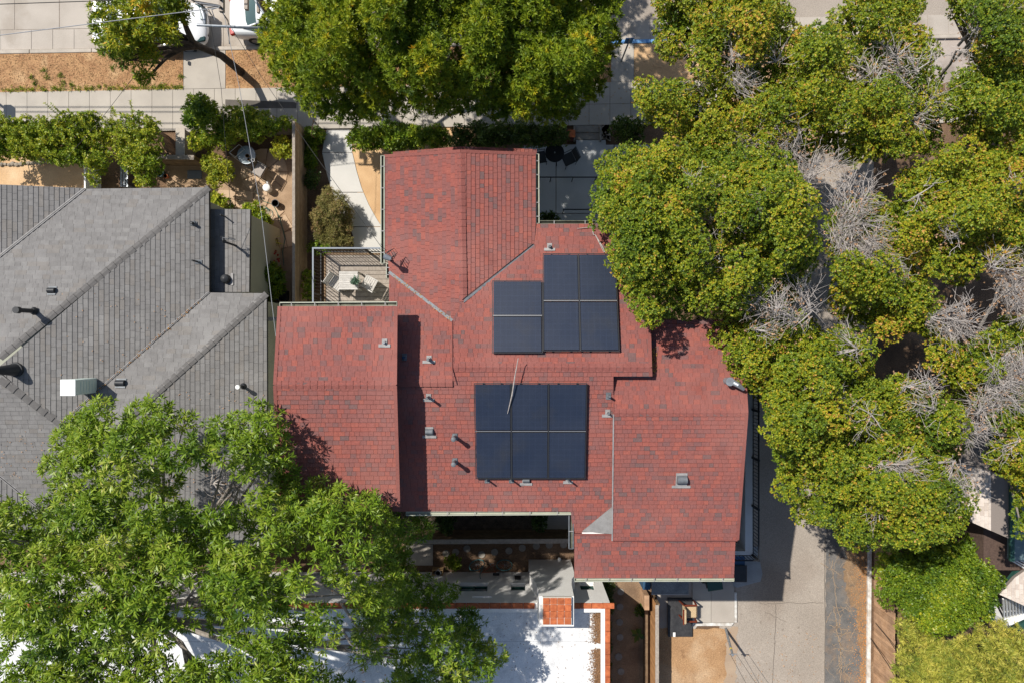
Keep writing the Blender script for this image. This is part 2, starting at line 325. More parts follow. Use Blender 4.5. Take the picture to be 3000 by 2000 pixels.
# left garden
sheet('hedge_yard', [(-300, 455), (264, 455), (264, 600), (-300, 600)], .03, m_sand, -.05, 'sandy strip between the hedge and the grey roof')
sheet('garden_floor', [(480, 480), (870, 440), (872, 600), (850, 900), (690, 900), (500, 640)], .02, M('garden_soil', (.36, .25, .16), (.27, .18, .11), 2, .95, .2, 40, bump=.3), -.05, 'pale soil floor of the small walled garden')
gp = tag(thing('garden_path', 'curved tan flagstone path through the small garden', None), kind='structure')
cen = [(560, 590), (625, 582), (690, 585), (740, 590), (780, 605), (812, 640), (832, 680), (842, 725)]
for i in range(len(cen)-1):
    (x0, y0), (x1, y1) = cen[i], cen[i+1]; dx, dy = x1-x0, y1-y0; l = math.hypot(dx, dy); nx, ny = -dy/l, dx/l; wd = 27
    for s_ in (-1, 1):
        j = [rr.uniform(-3, 3) for _ in range(4)]
        a = (x0+dx*.02, y0+dy*.02+j[0]*.2); b = (x0+dx*.98, y0+dy*.98)
        q = [(a[0]+nx*s_*1, a[1]+ny*s_*1), (b[0]+nx*s_*1, b[1]+ny*s_*1), (b[0]+nx*s_*(wd+j[1]), b[1]+ny*s_*(wd+j[1])), (a[0]+nx*s_*(wd+j[2]), a[1]+ny*s_*(wd+j[2]))]
        MB().prism(pp(q, .05), -.02, .05).build('flagstone', m_flag, gp, bevel=.008)
tp = tag(thing('table_terrace', 'round flagstone circle under the glass garden table', None), kind='structure')
c = P(775, 505, 0)
for i in range(9):
    a0, a1 = 2*math.pi*i/9+.03, 2*math.pi*(i+1)/9-.03
    for r0, r1 in ((.05, .5), (.52, .98)):
        MB().prism([(c.x+r*math.cos(a), c.y+r*math.sin(a)) for r, a in ((r0, a0), (r1, a0), (r1, (a0+a1)/2), (r1, a1), (r0, a1))], -.02, .045).build('flagstone', m_flag, tp)
# kerb of rounded stones at the hedge foot
kbs = thing('stone_edging', 'row of rounded stones edging the hedge bed', 'edging', P(140, 480))
for i in range(24):
    x = 5+i*11.2; y = 487-i*.9+(-.002*(x-130)**2/8)+rr.uniform(-2, 2); r = rr.uniform(.06, .11)
    c = P(x, y, .05); mb = MB(); vs_ = []
    for a in range(5):
        ph = -math.pi/2+math.pi*a/4
        for b in range(7):
            t = 2*math.pi*b/7; vs_.append(c+Vector((math.cos(t)*math.cos(ph)*r*1.2*rr.uniform(.85, 1.1), math.sin(t)*math.cos(ph)*r*rr.uniform(.85, 1.1), math.sin(ph)*r*.8)))
    mb.add(vs_, [(a*7+b, a*7+(b+1) % 7, (a+1)*7+(b+1) % 7, (a+1)*7+b) for a in range(4) for b in range(7)])
    mb.build('stone', m_stone, kbs, smooth=True)
# stepping stones
for i, (x, y) in enumerate([(1307, 1619), (1335, 1615), (1368, 1605), (1411, 1622), (1449, 1615), (1491, 1611), (1530, 1603), (1571, 1597), (1609, 1594), (1651, 1593)]):
    tag(MB().cyl(P(x, y, -.02), .145, .06, 20).build('stepping_stone', m_step, smooth=True), f"round concrete stepping stone {['at the left end', 'second from the left', 'third from the left', 'fourth from the left', 'fifth from the left', 'fifth from the right', 'fourth from the right', 'third from the right', 'second from the right', 'at the right end'][i]} of the row behind the board fence", 'stepping stone', 'stepping stones behind the board fence')
for i, (x, y) in enumerate([(1818, 1731), (1816, 1775), (1815, 1820), (1816, 1864), (1812, 1921), (1819, 1964)]):
    tag(MB().cyl(P(x, y, -.02), .14 if i != 4 else .16, .055, 20 if i != 4 else 7).build('stepping_stone', m_step, smooth=True), f"concrete stepping stone, {['topmost', 'second from the top', 'third from the top', 'fourth from the top', 'irregular fifth from the top', 'lowest'][i]} of the side yard path", 'stepping stone', 'stepping stones down the side yard')
# ------------------------------------------------------------------ roofs
def clip_halfplane(poly, a, b, c):   # keep a*u+b*v<=c
    out = []
    for i in range(len(poly)):
        p, q = poly[i], poly[(i+1) % len(poly)]
        dp, dq = a*p[0]+b*p[1]-c, a*q[0]+b*q[1]-c
        if dp <= 0: out.append(p)
        if (dp < 0) != (dq < 0) and dp != dq:
            t = dp/(dp-dq); out.append((p[0]+(q[0]-p[0])*t, p[1]+(q[1]-p[1])*t))
    return out
def area(p): return .5*sum(p[i][0]*p[(i+1) % len(p)][1]-p[(i+1) % len(p)][0]*p[i][1] for i in range(len(p)))
def clip(sub, con):
    if area(con) < 0: con = con[::-1]
    for i in range(len(con)):
        (x0, y0), (x1, y1) = con[i], con[(i+1) % len(con)]
        a, b = (y1-y0), -(x1-x0); sub = clip_halfplane(sub, a, b, a*x0+b*y0)
        if len(sub) < 3: return []
    return sub
class House:
    def __init__(s, root, mats, under, expo, wid, thick=.018, seed=1):
        s.root = root; s.mats = mats; s.under = under; s.e = expo; s.w = wid; s.t = thick; s.sh = []; s.rng = random.Random(seed)
    def plane(s, pl, polys, weights=None, e=None, slab=True):
        e = e or s.e; rng = s.rng; O = pl.p
        for poly in polys:
            pts = [pl.hit(*q) for q in poly]
            if slab:
                mb = MB(); n = len(pts); top = [p-pl.n*.004 for p in pts]; bot = [p-Vector((0, 0, .13)) for p in top]
                mb.add(bot+top, [tuple(range(n)), tuple(range(2*n-1, n-1, -1))]+[(i, (i+1) % n, n+(i+1) % n, n+i) for i in range(n)])
                me_o = mb.build('roof_deck', s.under, s.root); bm = bmesh.new(); bm.from_mesh(me_o.data); bmesh.ops.recalc_face_normals(bm, faces=bm.faces); bm.to_mesh(me_o.data); bm.free()
        # one shingle layout for the whole plane, clipped to each convex piece
        uvs = [[((q-O).dot(pl.u), (q-O).dot(pl.d)) for q in (pl.hit(*c) for c in poly)] for poly in polys]
        v0 = min(v for p in uvs for u, v in p); v1 = max(v for p in uvs for u, v in p)
        u0 = min(u for p in uvs for u, v in p); u1 = max(u for p in uvs for u, v in p)
        wts = weights or [1]*len(s.mats)
        v = v1
        while v > v0-e:
            u = u0-rng.uniform(0, s.w)
            while u < u1:
                wd = s.w*rng.uniform(.55, 1.5); mi = rng.choices(range(len(s.mats)), wts)[0]; dv = rng.uniform(0, .006)
                quad = [(u+.003, v-e), (u+wd-.003, v-e), (u+wd-.003, v+dv), (u+.003, v+dv)]
                for con in uvs:
                    bb = (min(a for a, b in con), max(a for a, b in con), min(b for a, b in con), max(b for a, b in con))
                    if quad[1][0] < bb[0] or quad[0][0] > bb[1] or v < bb[2] or v-e > bb[3]: continue
                    c = clip(quad, con)
                    if len(c) >= 3 and abs(area(c)) > 2e-4: s.sh.append((pl, c, v, e, mi, abs(abs(area(c))-abs(area(quad))) < 1e-6))
                u += wd
            v -= e
    def finish(s):
        cand = [q for q in s.sh if q[5]]
        def big(q): c = q[1]; z = q[0].p.z-q[0].tan*c[0][1]; return abs(area(c))/(H-z)**2
        cand.sort(key=big, reverse=True); chosen = set(id(q) for q in cand[:300])
        unit = []
        for m in s.mats:
            me = bpy.data.meshes.new('shingle')
            t = s.t; me.from_pydata([(0, 0, -.003), (1, 0, -.003), (1, 1, -.003), (0, 1, -.003), (0, 0, .001), (1, 0, .001), (1, 1, t), (0, 1, t)], [],
                                    [(4, 5, 6, 7), (2, 3, 7, 6), (1, 2, 6, 5), (3, 0, 4, 7)]); me.materials.append(m); unit.append(me)
        mb = MB(); base = wl(s.root)
        for q in s.sh:
            pl, c, v, e, mi, full = q
            if id(q) in chosen:
                us = [a for a, b in c]; vs_ = [b for a, b in c]
                o = bpy.data.objects.new('shingle', unit[mi]); COL.objects.link(o); o.parent = s.root
                org = pl.p+pl.u*min(us)+pl.d*min(vs_)-base
                U = pl.u*(max(us)-min(us)); V = pl.d*(max(vs_)-min(vs_)); n = pl.n
                o.matrix_local = Matrix(((U.x, V.x, n.x, org.x), (U.y, V.y, n.y, org.y), (U.z, V.z, n.z, org.z), (0, 0, 0, 1)))
            else:
                if area(c) < 0: c = c[::-1]
                n = len(c); f = lambda b: .001+(s.t-.001)*max(0, min(1, (b-(v-e))/e))
                top = [pl.p+pl.u*a+pl.d*b+pl.n*f(b) for a, b in c]; bot = [pl.p+pl.u*a+pl.d*b-pl.n*.003 for a, b in c]
                mb.add(bot+top, [tuple(range(n, 2*n))]+[(i, (i+1) % n, n+(i+1) % n, n+i) for i in range(n)], mi)
        o = mb.build('shingle_field', s.mats, s.root); o['kind'] = 'stuff'
def ridge_caps(parent, A, B, n1, n2, mat, L=.19, half=.13, t0=.010, t1=.025):
    A, B = Vector(A), Vector(B); D = (B-A); n = max(1, int(D.length/L)); d = D.normalized()
    def side(nn):
        s_ = nn.cross(d).normalized(); return s_ if s_.z < 0 else -s_
    s1, s2 = side(n1), side(n2); up = ((n1+n2)/2).normalized()
    for k in range(n):
        a = A+D*(k/n); b = A+D*((k+1.0)/n); tr = random.Random(k)
        pts = []
        for q, t in ((a, t0), (b, t1)):
            for s_, nn in ((s1, n1), (None, up), (s2, n2)):
                pts.append(q+(s_*half if s_ else Vector())+nn*t)
        for q in (a, b):
            for s_ in (s1, None, s2): pts.append(q+(s_*half if s_ else Vector())-Vector((0, 0, .01)))
        MB().add(pts, [(0, 3, 4, 1), (1, 4, 5, 2), (3, 9, 10, 4), (4, 10, 11, 5), (0, 6, 9, 3), (2, 5, 11, 8), (0, 1, 7, 6), (1, 2, 8, 7)]).build('ridge_cap', mat, parent)
def strip(name, parent, A, B, wd, mat, up=.03, th=.012, n=None):
    A, B = Vector(A), Vector(B); d = (B-A).normalized(); n = n or Vector((0, 0, 1)); s_ = d.cross(n).normalized(); n = s_.cross(d)
    return MB().obox((A+B)/2+n*up, (B-A)/2, s_*wd/2, n*th/2).build(name, mat, parent)
def gutter(parent, a, b, z, wd=.12, mat=None, straps=5, inner=None):
    A, B = P(*a, z), P(*b, z); d = (B-A).normalized(); s_ = d.cross(Vector((0, 0, 1)))
    mb = MB(); up = Vector((0, 0, 1)); L = (B-A).length; c = (A+B)/2
    mb.obox(c-up*.07, d*L/2, s_*wd/2, up*.008, 1)
    for k in (-1, 1): mb.obox(c+s_*k*(wd/2)-up*.03, d*L/2, s_*.014, up*.05, 0)
    for k in (-1, 1): mb.obox(c+d*k*(L/2)-up*.03, d*.006, s_*wd/2, up*.05, 0)
    g = mb.build('gutter', [mat or m_cream, inner or m_olive], parent)
    for i in range(straps):
        q = A+(B-A)*((i+.5)/straps); MB().obox(q+up*.022, d*.012, s_*(wd/2+.012), up*.005).build('strap', m_pale, g)
def pipe_vent(parent, base, h, r=.04, mat=None, cap=False, plate=(.22, .2), pl=None, pdir=-1, cross=True, name='vent_pipe'):
    mat = mat or m_metal; base = Vector(base); mb = MB(); mb.tube([base-Vector((0, 0, .05)), base+Vector((0, 0, h))], r, 12)
    mb.torus(base+Vector((0, 0, h)), r*.85, r*.18, 12, 4)
    if cap: mb.tube([base+Vector((0, 0, h)), base+Vector((0, 0, h+.02)), base+Vector((0, 0, h+.1)), base+Vector((0, 0, h+.12))], [r, r*1.35, r*1.35, r*.9], 12)
    o = mb.build(name, mat, parent, smooth=True)
    if pl:
        q = MB(); c = base+pl.d*0+pl.n*.026
        q.obox(c, pl.u*.075, pl.d*.11, pl.n*.008)
        if cross: q.obox(c+pl.d*.09*pdir+pl.n*.002, pl.u*plate[0], pl.d*.045, pl.n*.008)
        q.tube([base, base+pl.n*.09], [r*2, r*1.1], 12); q.build('flashing', m_pale if cross else m_lead, o)
    return o
def hood_vent(parent, base, pl, wd=.12, ln=.2, mat=None, yaw=Vector((1, 0, 0)), pdir=1, plate=True):
    "low half-barrel exhaust hood on its flashing"
    mat = mat or m_metal; mb = MB(); n = 9; d = pl.d*pdir; u = pl.u; up = pl.n; b = Vector(base)
    vs_ = []
    for q in (-1, 1):
        for i in range(n):
            t = math.pi*i/(n-1); vs_.append(b+u*q*wd-d*math.cos(t)*ln*.5+up*(math.sin(t)*ln*.62+.03))
    mb.add(vs_, [(i, i+1, n+i+1, n+i) for i in range(n-1)]+[tuple(range(n-1, -1, -1)), tuple(range(n, 2*n)), (0, n, 2*n-1, n-1)])
    o = mb.build('hood_vent', mat, parent, smooth=True)
    q = MB(); q.obox(b+up*.028, u*wd*1.15, d*ln*.75, up*.008)
    if plate: q.obox(b+d*ln*.9+up*.03, u*wd*1.9, pl.d*.04, up*.008)
    q.build('flashing', m_pale if plate else m_lead, o)
    return o
# ------------------------------------------------------------------ red roofed house
red = lambda n, c, v=.1: M(n, c, tuple(x*.84 for x in c), 14, .92, .24, 90, bump=.3, c3=tuple(a*.55+b*.5 for a, b in zip(c, (.27, .115, .095))), s3=.45, t3=(.46, .66), c4=tuple(x*.82 for x in c), s4=.9, t4=(.56, .72))
RM = [red('red_shingle', (.25, .088, .074)), red('brick_red_shingle', (.275, .086, .069)), red('orange_red_shingle', (.30, .092, .07)), red('dull_red_shingle', (.225, .087, .077)), red('plum_grey_shingle', (.155, .09, .086)), red('dusky_shingle', (.19, .088, .082))]
m_rcap = red('ridge_shingle', (.225, .076, .064)); m_runder = M('red_underlay', (.13, .042, .036))
house = thing('red_house', 'sage house under a rambling brick red shingle roof with solar panels', 'house', P(1500, 1000))
hb = House(house, RM, m_runder, .136, .185, .02, 5)
WT = [34, 20, 9, 20, 4, 9]
T = .22
pAW = Plane(1350, 660, 7.87, 'W', T); pAE = Plane(1350, 660, 7.87, 'E', T)
pMN = Plane(1500, 1075, 8.30, 'N', T); pMS = Plane(1500, 1075, 8.30, 'S', T)
pWN = Plane(1265, 1120, 8.24, 'N', .25)
pCN = Plane(2000, 1208, 8.20, 'N', T); pCS = Plane(2000, 1208, 8.20, 'S', T)
pD = Plane(1900, 1575, 7.25, 'S', T)
pEN = Plane(980, 1126, 9.15, 'N', .21); pES = Plane(980, 1126, 9.15, 'S', .21)
pFW = Plane(1351, 450, 7.35, 'W', T); pFE = Plane(1351, 450, 7.35, 'E', T)
hb.plane(pAW, [[(1125, 459), (1349, 444), (1352, 750), (1128, 750)], [(1137, 750), (1352, 750), (1356, 884), (1325, 940), (1140, 797)]], WT)
hb.plane(pAE, [[(1349, 444), (1569, 452), (1569, 655), (1565, 718), (1358, 885)]], WT)
hb.plane(pMN, [[(1572, 657), (1888, 657), (1893, 720), (1565, 720)], [(1565, 720), (1893, 720), (1899, 885), (1358, 885)], [(1354, 885), (1899, 885), (1901, 940), (1325, 940)], [(1325, 940), (1901, 940), (1905, 1075), (1325, 1075)]], WT)
hb.plane(pWN, [[(1140, 797), (1325, 940), (1325, 1120), (1140, 1120)]], WT)
hb.plane(pMS, [[(1325, 1075), (1905, 1075), (1906, 1101), (1325, 1101)], [(1325, 1101), (1797, 1101), (1797, 1120), (1325, 1120)], [(1150, 1120), (1797, 1120), (1794, 1497), (1150, 1497)], [(1672, 1497), (1794, 1497), (1792, 1566), (1680, 1566)]], WT)
hb.plane(pCN, [[(1797, 1104), (2181, 1104), (2187, 1208), (1797, 1208)], [(1908, 938), (2172, 938), (2181, 1104), (1908, 1104)]], WT)
hb.plane(pCS, [[(1797, 1208), (2187, 1208), (2160, 1580), (1793, 1582)]], WT)
hb.plane(pD, [[(1683, 1563), (1792, 1563), (2155, 1563), (2150, 1691), (1683, 1691)]], WT)
hb.plane(pEN, [[(819, 898), (1160, 897), (1158, 1126), (806, 1126)]], WT, e=.16)
hb.plane(pES, [[(806, 1126), (1158, 1126), (1168, 1482), (822, 1492)]], WT)
hb.plane(pFW, [[(1152, 446), (1351, 430), (1351, 485), (1152, 495)]], WT); hb.plane(pFE, [[(1351, 430), (1572, 438), (1572, 490), (1351, 485)]], WT)
hb.finish()
for a, b, p, q in (((1350, 444), (1357, 884), pAW, pAE), ((1323, 1075), (1906, 1075), pMN, pMS), ((1150, 1120), (1326, 1120), pWN, pMS), ((1795, 1208), (2188, 1208), pCN, pCS), ((804, 1126), (1160, 1126), pEN, pES), ((1351, 430), (1351, 455), pFW, pFE)):
    A = p.hit(*a); B = p.hit(*b); ridge_caps(house, A, B, p.n, q.n, m_rcap, L=.2, half=.12)
# walls under each block
for nm, (x0, x1, y0, y1), zt, z0 in (('front_wing_wall', (1150, 1545, 480, 760), 7.1, 0), ('main_wall', (1170, 1850, 690, 1460), 7.1, 0), ('east_wing_wall', (1760, 2135, 975, 1540), 7.0, 0), ('rear_wall', (1712, 2120, 1530, 1660), 6.75, 0), ('west_wing_wall', (845, 1150, 925, 1455), 8.3, 0)):
    a = P(x0, y0, zt); b = P(x1, y1, zt); w_ = box('wall', m_wallg, house, a.x, b.x, b.y, a.y, z0, zt)
# rakes and fascias
def rake(pl, a, b, mat=m_rcap, wd=.1, up=.016): strip('rake_edge', house, pl.hit(*a), pl.hit(*b), wd, mat, up, .016, pl.n)
rake(pES, (1158, 1128), (1168, 1482)); rake(pEN, (1160, 898), (1158, 1126)); rake(pES, (806, 1128), (822, 1490)); rake(pEN, (819, 898), (806, 1126))
rake(pCS, (2187, 1208), (2160, 1580)); rake(pCN, (2181, 1104), (2187, 1208)); rake(pAW, (1125, 459), (1349, 444)); rake(pAE, (1349, 444), (1569, 452)); rake(pMS, (1905, 1077), (1906, 1101)); rake(pMN, (1900, 900), (1905, 1075))
strip('edge_flashing', house, pCS.hit(1797, 1212), pCS.hit(1793, 1582), .035, m_pale, .02, .02, pCS.n)
strip('edge_flashing', house, pCN.hit(1797, 1106), pCN.hit(1797, 1206), .03, m_rcap, .02, .02, pCN.n)
strip('step_flashing', house, pCN.hit(1790, 1101), pCN.hit(1906, 1102), .07, m_lead, .05, .02, pCN.n)
strip('step_flashing', house, pWN.hit(1322, 858), pWN.hit(1322, 938), .08, m_pale, .05, .015, pWN.n)
strip('edge_flashing', house, pMN.hit(1325, 940), pMN.hit(1325, 1118), .02, m_rcap, .03, .03, pMN.n)
strip('valley_flashing', house, pAW.hit(1141, 798), pAW.hit(1326, 940), .09, m_lead, .05, .012, (pAW.n+pMN.n).normalized())
strip('valley_flashing', house, pAE.hit(1357, 885), pAE.hit(1564, 720), .08, m_lead, .05, .012, (pAE.n+pMN.n).normalized())
strip('valley_flashing', house, pAE.hit(1354, 880), pAE.hit(1562, 716), .02, m_black, .06, .012, (pAE.n+pMN.n).normalized())
strip('drip_edge', house, pCS.hit(1793, 1581), pCS.hit(2160, 1581), .05, m_rcap, .012, .02, pCS.n)
strip('drip_edge', house, pD.hit(1683, 1564), pD.hit(1792, 1564), .06, m_rcap, .02, .02, pD.n)
# grey cricket with its white edge
A = [pMS.hit(1792, 1482, .05), pMS.hit(1792, 1553, .22), pMS.hit(1705, 1553, .06)]
MB().add(A+[v-Vector((0, 0, .15)) for v in A], [(0, 2, 1), (3, 4, 5), (0, 1, 4, 3), (1, 2, 5, 4), (2, 0, 3, 5)]).build('cricket_roof', M('grey_roll_roofing', (.22, .215, .21), (.18, .175, .17), 5, .9, .15), house)
strip('cricket_trim', house, pMS.hit(1704, 1557, .1), pMS.hit(1791, 1557, .1), .09, m_white, .02, .02)
# gutters
gutter(house, (1121, 457), (1121, 772), 7.36, .1, m_cream, 5); gutter(house, (1137, 774), (1137, 816), 7.36, .1, m_cream, 2)
gutter(house, (820, 893), (1163, 891), 8.6, .12, m_cream, 5); gutter(house, (1190, 1503), (1673, 1500), 7.28, .11, m_cream, 6, m_cream)
gutter(house, (1683, 1696), (2150, 1695), 6.94, .11, m_cream, 7, m_cream); gutter(house, (1574, 452), (1575, 655), 7.32, .09, m_cream, 5)
gutter(house, (1578, 652), (1850, 652), 7.3, .09, m_olive, 3); gutter(house, (1673, 1503), (1673, 1606), 7.2, .13, m_lead, 1)
# roof vents
def on(pl, x, y): return pl.hit(x, y, .0)
pipe_vent(house, on(pEN, 1127, 1004), .14, .032, m_metal, pl=pEN, pdir=-1, plate=(.17, .1))
pipe_vent(house, on(pWN, 1185, 1046), .2, .04, m_navy, pl=pWN, cross=False)
pipe_vent(house, on(pWN, 1257, 1052), .3, .045, m_lead, pl=pWN, pdir=-1, plate=(.19, .1))
pipe_vent(house, on(pMS, 1256, 1162), .5, .04, m_lead, pl=pMS, pdir=1, plate=(.17, .1))
hood_vent(house, on(pMS, 1258, 1262), pMS, .11, .19, m_lead)
pipe_vent(house, on(pMS, 1333, 1278), .48, .055, m_lead, True, pl=pMS, cross=False); pipe_vent(house, on(pMS, 1333, 1350), .48, .055, m_lead, True, pl=pMS, cross=False)
for x, h in ((1427, .42), (1498, .42), (1664, .42)): pipe_vent(house, on(pMS, x, 1403), h, .028, m_lead, pl=pMS, cross=(x == 1664), pdir=1, plate=(.15, .1))
hood_vent(house, on(pMS, 1541, 1404), pMS, .1, .15, m_lead)
pipe_vent(house, on(pMS, 1782, 1158), .32, .035, m_lead, pl=pMS, cross=False); pipe_vent(house, on(pMS, 1780, 1208), .28, .032, m_lead, pl=pMS, pdir=1, plate=(.17, .12))
hood_vent(house, on(pCS, 1996, 1402), pCS, .15, .27, m_lead)
pipe_vent(house, on(pMN, 1610, 724), .16, .04, m_lead, pl=pMN, pdir=-1, plate=(.17, .1))
b = on(pCN, 2140, 1118); mb = MB(); mb.tube([b, b+Vector((0, 0, .28)), b+Vector((.1, -.06, .36)), b+Vector((.3, -.2, .3))], [.09, .09, .08, .05], 12)
mb.tube([b+Vector((-.12, .03, 0)), b+Vector((-.12, .03, .3))], [.11, .08], 12); mb.cyl(b+Vector((-.12, .03, .3)), .13, .05, 12)
mb.build('exhaust_elbow', m_metal, house, smooth=True)
# service mast on the west eave
b = P(1142, 762, 7.4); mb = MB(); mb.tube([b-Vector((0, 0, .6)), b+Vector((0, 0, .7))], .035, 10); mb.tube([b+Vector((0, 0, .6)), b+Vector((.02, 0, .78)), b+Vector((.16, -.06, .74))], [.06, .1, .07], 10)
mast = mb.build('service_mast', m_metal, house, smooth=True)
for k in range(4):
    MB().tube([b+Vector((.12, -.06, .74)), b+Vector((.22+.04*k, -.1+.08*k, .6)), b+Vector((.05+.06*k, .2+.03*k, .55)), b+Vector((-.05, .06, .7))], .011, 5).build('drip_loop', m_wired, mast)
# ------------------------------------------------------------------ solar panels
m_cell = M('solar_glass', (.017, .024, .043), (.022, .029, .048), 1.2, .3, .4, 110, spec=.55, c3=(.028, .031, .04), s3=1.1, t3=(.55, .8)); m_frame = M('panel_frame', (.05, .052, .056), rough=.4, fine=.05, metal=.5); m_gap = M('bright_rail', (.36, .36, .36), rough=.4, fine=0, metal=.6)
def add_cells(m):
    t = m.node_tree; N = t.nodes; L = t.links; b = N['Principled BSDF']; src = b.inputs['Base Color'].links[0].from_socket
    g = N.new('ShaderNodeNewGeometry'); br = N.new('ShaderNodeTexBrick'); br.offset = 0; br.inputs['Scale'].default_value = 1; br.inputs['Brick Width'].default_value = .176; br.inputs['Row Height'].default_value = .172; br.inputs['Mortar Size'].default_value = .006
    br.inputs['Color1'].default_value = br.inputs['Color2'].default_value = (1, 1, 1, 1); br.inputs['Mortar'].default_value = (1.3, 1.3, 1.3, 1)
    mx = N.new('ShaderNodeMix'); mx.data_type = 'RGBA'; mx.blend_type = 'MULTIPLY'; mx.inputs[0].default_value = 1
    L.new(g.outputs['Position'], br.inputs['Vector']); L.new(src, mx.inputs[6]); L.new(br.outputs['Color'], mx.inputs[7]); L.new(mx.outputs[2], b.inputs['Base Color'])
add_cells(m_cell)
def panel(pl, q, label, rail):
    a, b, c, d = [pl.hit(x, y, .12) for x, y in q]     # upper left, upper right, lower right, lower left in the photo
    t = thing('solar_panel', label, 'solar panel', (a+b+c+d)/4, 'solar panels on the red roof'); n = pl.n
    if (b-a).cross(d-a).z > 0: a, b, c, d = b, a, d, c
    g = MB(); k = .03
    def ins(p, o): return p+(o-p).normalized()*k*1.3
    i4 = [ins(a, c), ins(b, d), ins(c, a), ins(d, b)]
    g.hexa([v-n*.02 for v in i4][::-1]+[v+n*.012 for v in i4][::-1]); g.build('glass', m_cell, t)
    f = MB()
    for p, o in ((a, b), (b, c), (c, d), (d, a)):
        p2 = p+(o-p)*0; f.bar(p2, o, .022, .045)
    f.build('frame', m_frame, t)
    r = MB()
    for s_ in (.25, .75): r.bar(a+(b-a)*s_-n*.07+(a-d)*.0, d+(c-d)*s_-n*.07, .04, .05)
    r.build('mounting_rail', m_frame, t)
    if rail: strip('joint_bar', t, d+(c-d)*.01, d+(c-d)*.99, .018, m_gap, .022, .012, n)
X = [1590, 1697, 1808]; 
for r_, (y0, y1) in enumerate(((748, 884.5), (886.5, 1030))):
    for c_, (x0, x1, e0, e1) in enumerate(((1590.5, 1692.5, 1591, 1697), (1694.5, 1801, 1699, 1808))):
        lx = lambda x, y, i: x
        tl = 1590.5+(y0-748)*.005 if c_ == 0 else 1694+(y0-748)*.022; bl = 1590.5+(y1-748)*.005 if c_ == 0 else 1694+(y1-748)*.022
        tr = 1692+(y0-748)*.022 if c_ == 0 else 1801+(y0-748)*.04; br = 1692+(y1-748)*.022 if c_ == 0 else 1801+(y1-748)*.04
        panel(pMN, [(tl, y0), (tr, y0), (br, y1), (bl, y1)], f"navy solar panel on the north slope, {['upper', 'lower'][r_]} {['left', 'right'][c_]} of the tall block of four", r_ == 0)
for r_, (y0, y1) in enumerate(((827, 928), (930, 1035))):
    panel(pMN, [(1443, y0), (1587.5, y0), (1589, y1), (1443, y1)], f"wide navy solar panel, {['upper', 'lower'][r_]} of the pair left of the block of four", r_ == 0)
for r_, (y0, y1) in enumerate(((1119, 1257.5), (1259.5, 1396))):
    for c_, (x0, x1, s0, s1) in enumerate(((1390, 1496, 0, 1), (1498, 1605.5, 1, 1.5), (1607.5, 1718, 1.5, 0))):
        f = lambda x, y: 1555+(x-1555)*(1-(y-1119)*.00011)
        panel(pMS, [(f(x0, y0), y0), (f(x1, y0), y0), (f(x1, y1), y1), (f(x0, y1), y1)], f"black solar panel on the south slope, {['upper', 'lower'][r_]} row, {['left', 'middle', 'right'][c_]} of the three", r_ == 0)
# fallen palm-like branch over the lower array
tag(MB().tube([pMS.hit(1518, 1040, .35), pMS.hit(1509, 1090, .3), pMS.hit(1500, 1150, .22), pMS.hit(1487, 1205, .17)], [.012, .016, .02, .008], 6).build('dry_branch', m_barkg), 'thin dry branch lying across the ridge and the lower solar panels', 'branch')
mb = MB(); q = [(1690, 672), (1734, 668), (1738, 690), (1744, 692), (1764, 725), (1772, 742)]
pts = [pMN.hit(x, y, .06) for x, y in q]; mb.tube(pts[1:], [.014, .016, .018, .018, .012], 6); mb.tube([pts[1], pts[0]], [.012, .008], 6); mb.tube([pts[1], pMN.hit(1734, 650, .2)], [.012, .01], 6); mb.tube([pts[3], pMN.hit(1768, 742, .08)], [.014, .009], 6)
tag(mb.build('dead_branch', m_barkg), 'pale forked dead branch lying on the roof beside the tree', 'branch')
# ------------------------------------------------------------------ grey roofed house
gm = lambda n, c: M(n, c, tuple(x*.85 for x in c), 6, .93, .16, 80, bump=.25, c3=tuple(x*1.12 for x in c), s3=.5)
GM = [gm('grey_shingle', (.195, .188, .183)), gm('mid_grey_shingle', (.182, .175, .17)), gm('pale_grey_shingle', (.21, .203, .197)), gm('warm_grey_shingle', (.195, .182, .17))]
m_gunder = M('black_underlay', (.035, .035, .037)); m_gcap = gm('dark_hip_shingle', (.13, .124, .12))
gh = thing('grey_house', 'single storey house under a grey hipped shingle roof on the left', 'house', P(300, 900))
g = House(gh, GM, m_gunder, .158, .30, .016, 11)
TG = .29; gW = [10, 8, 6, 4]
nN1 = Plane(430, 552, 4.4, 'N', TG); nE1 = Plane(612, 700, 4.4, 'E', TG); nW0 = Plane(250, 555, 4.4, 'E', TG)
nN2 = Plane(700, 858, 4.4, 'N', TG); nE2 = Plane(781, 1000, 4.4, 'E', TG)
zA = nE1.z(*P(-10, 1082, 6.2).xy); nS1 = Plane(-10, 1082, zA, 'S', TG); nS2 = Plane(-40, 1380, nS1.z(0, P(0, 1380, 5.2).y), 'E', TG)
g.plane(nW0, [[(-120, 536), (248, 552), (-120, 846)]], gW)
g.plane(nN1, [[(252, 554), (612, 550), (-10, 1052), (-120, 1140), (-120, 850)]], gW)
g.plane(nE1, [[(612, 551), (613, 856), (178, 1236), (-10, 1080)]], gW)
g.plane(nN2, [[(614, 858), (781, 860), (330, 1266), (182, 1236)]], gW)
g.plane(nE2, [[(781, 861), (784, 1580), (330, 1580), (330, 1267)]], gW)
g.plane(nS1, [[(-120, 1084), (-10, 1084), (178, 1240), (178, 1546), (-120, 1292)], [(178, 1240), (330, 1268), (330, 1580), (218, 1580), (178, 1546)]], gW)
g.plane(nS2, [[(-120, 1292), (218, 1582), (-120, 1582)]], gW)
pan = Plane(680, 740, 3.85, 'E', .05); g.plane(pan, [[(600, 613), (733, 614), (730, 856), (600, 856)]], gW)
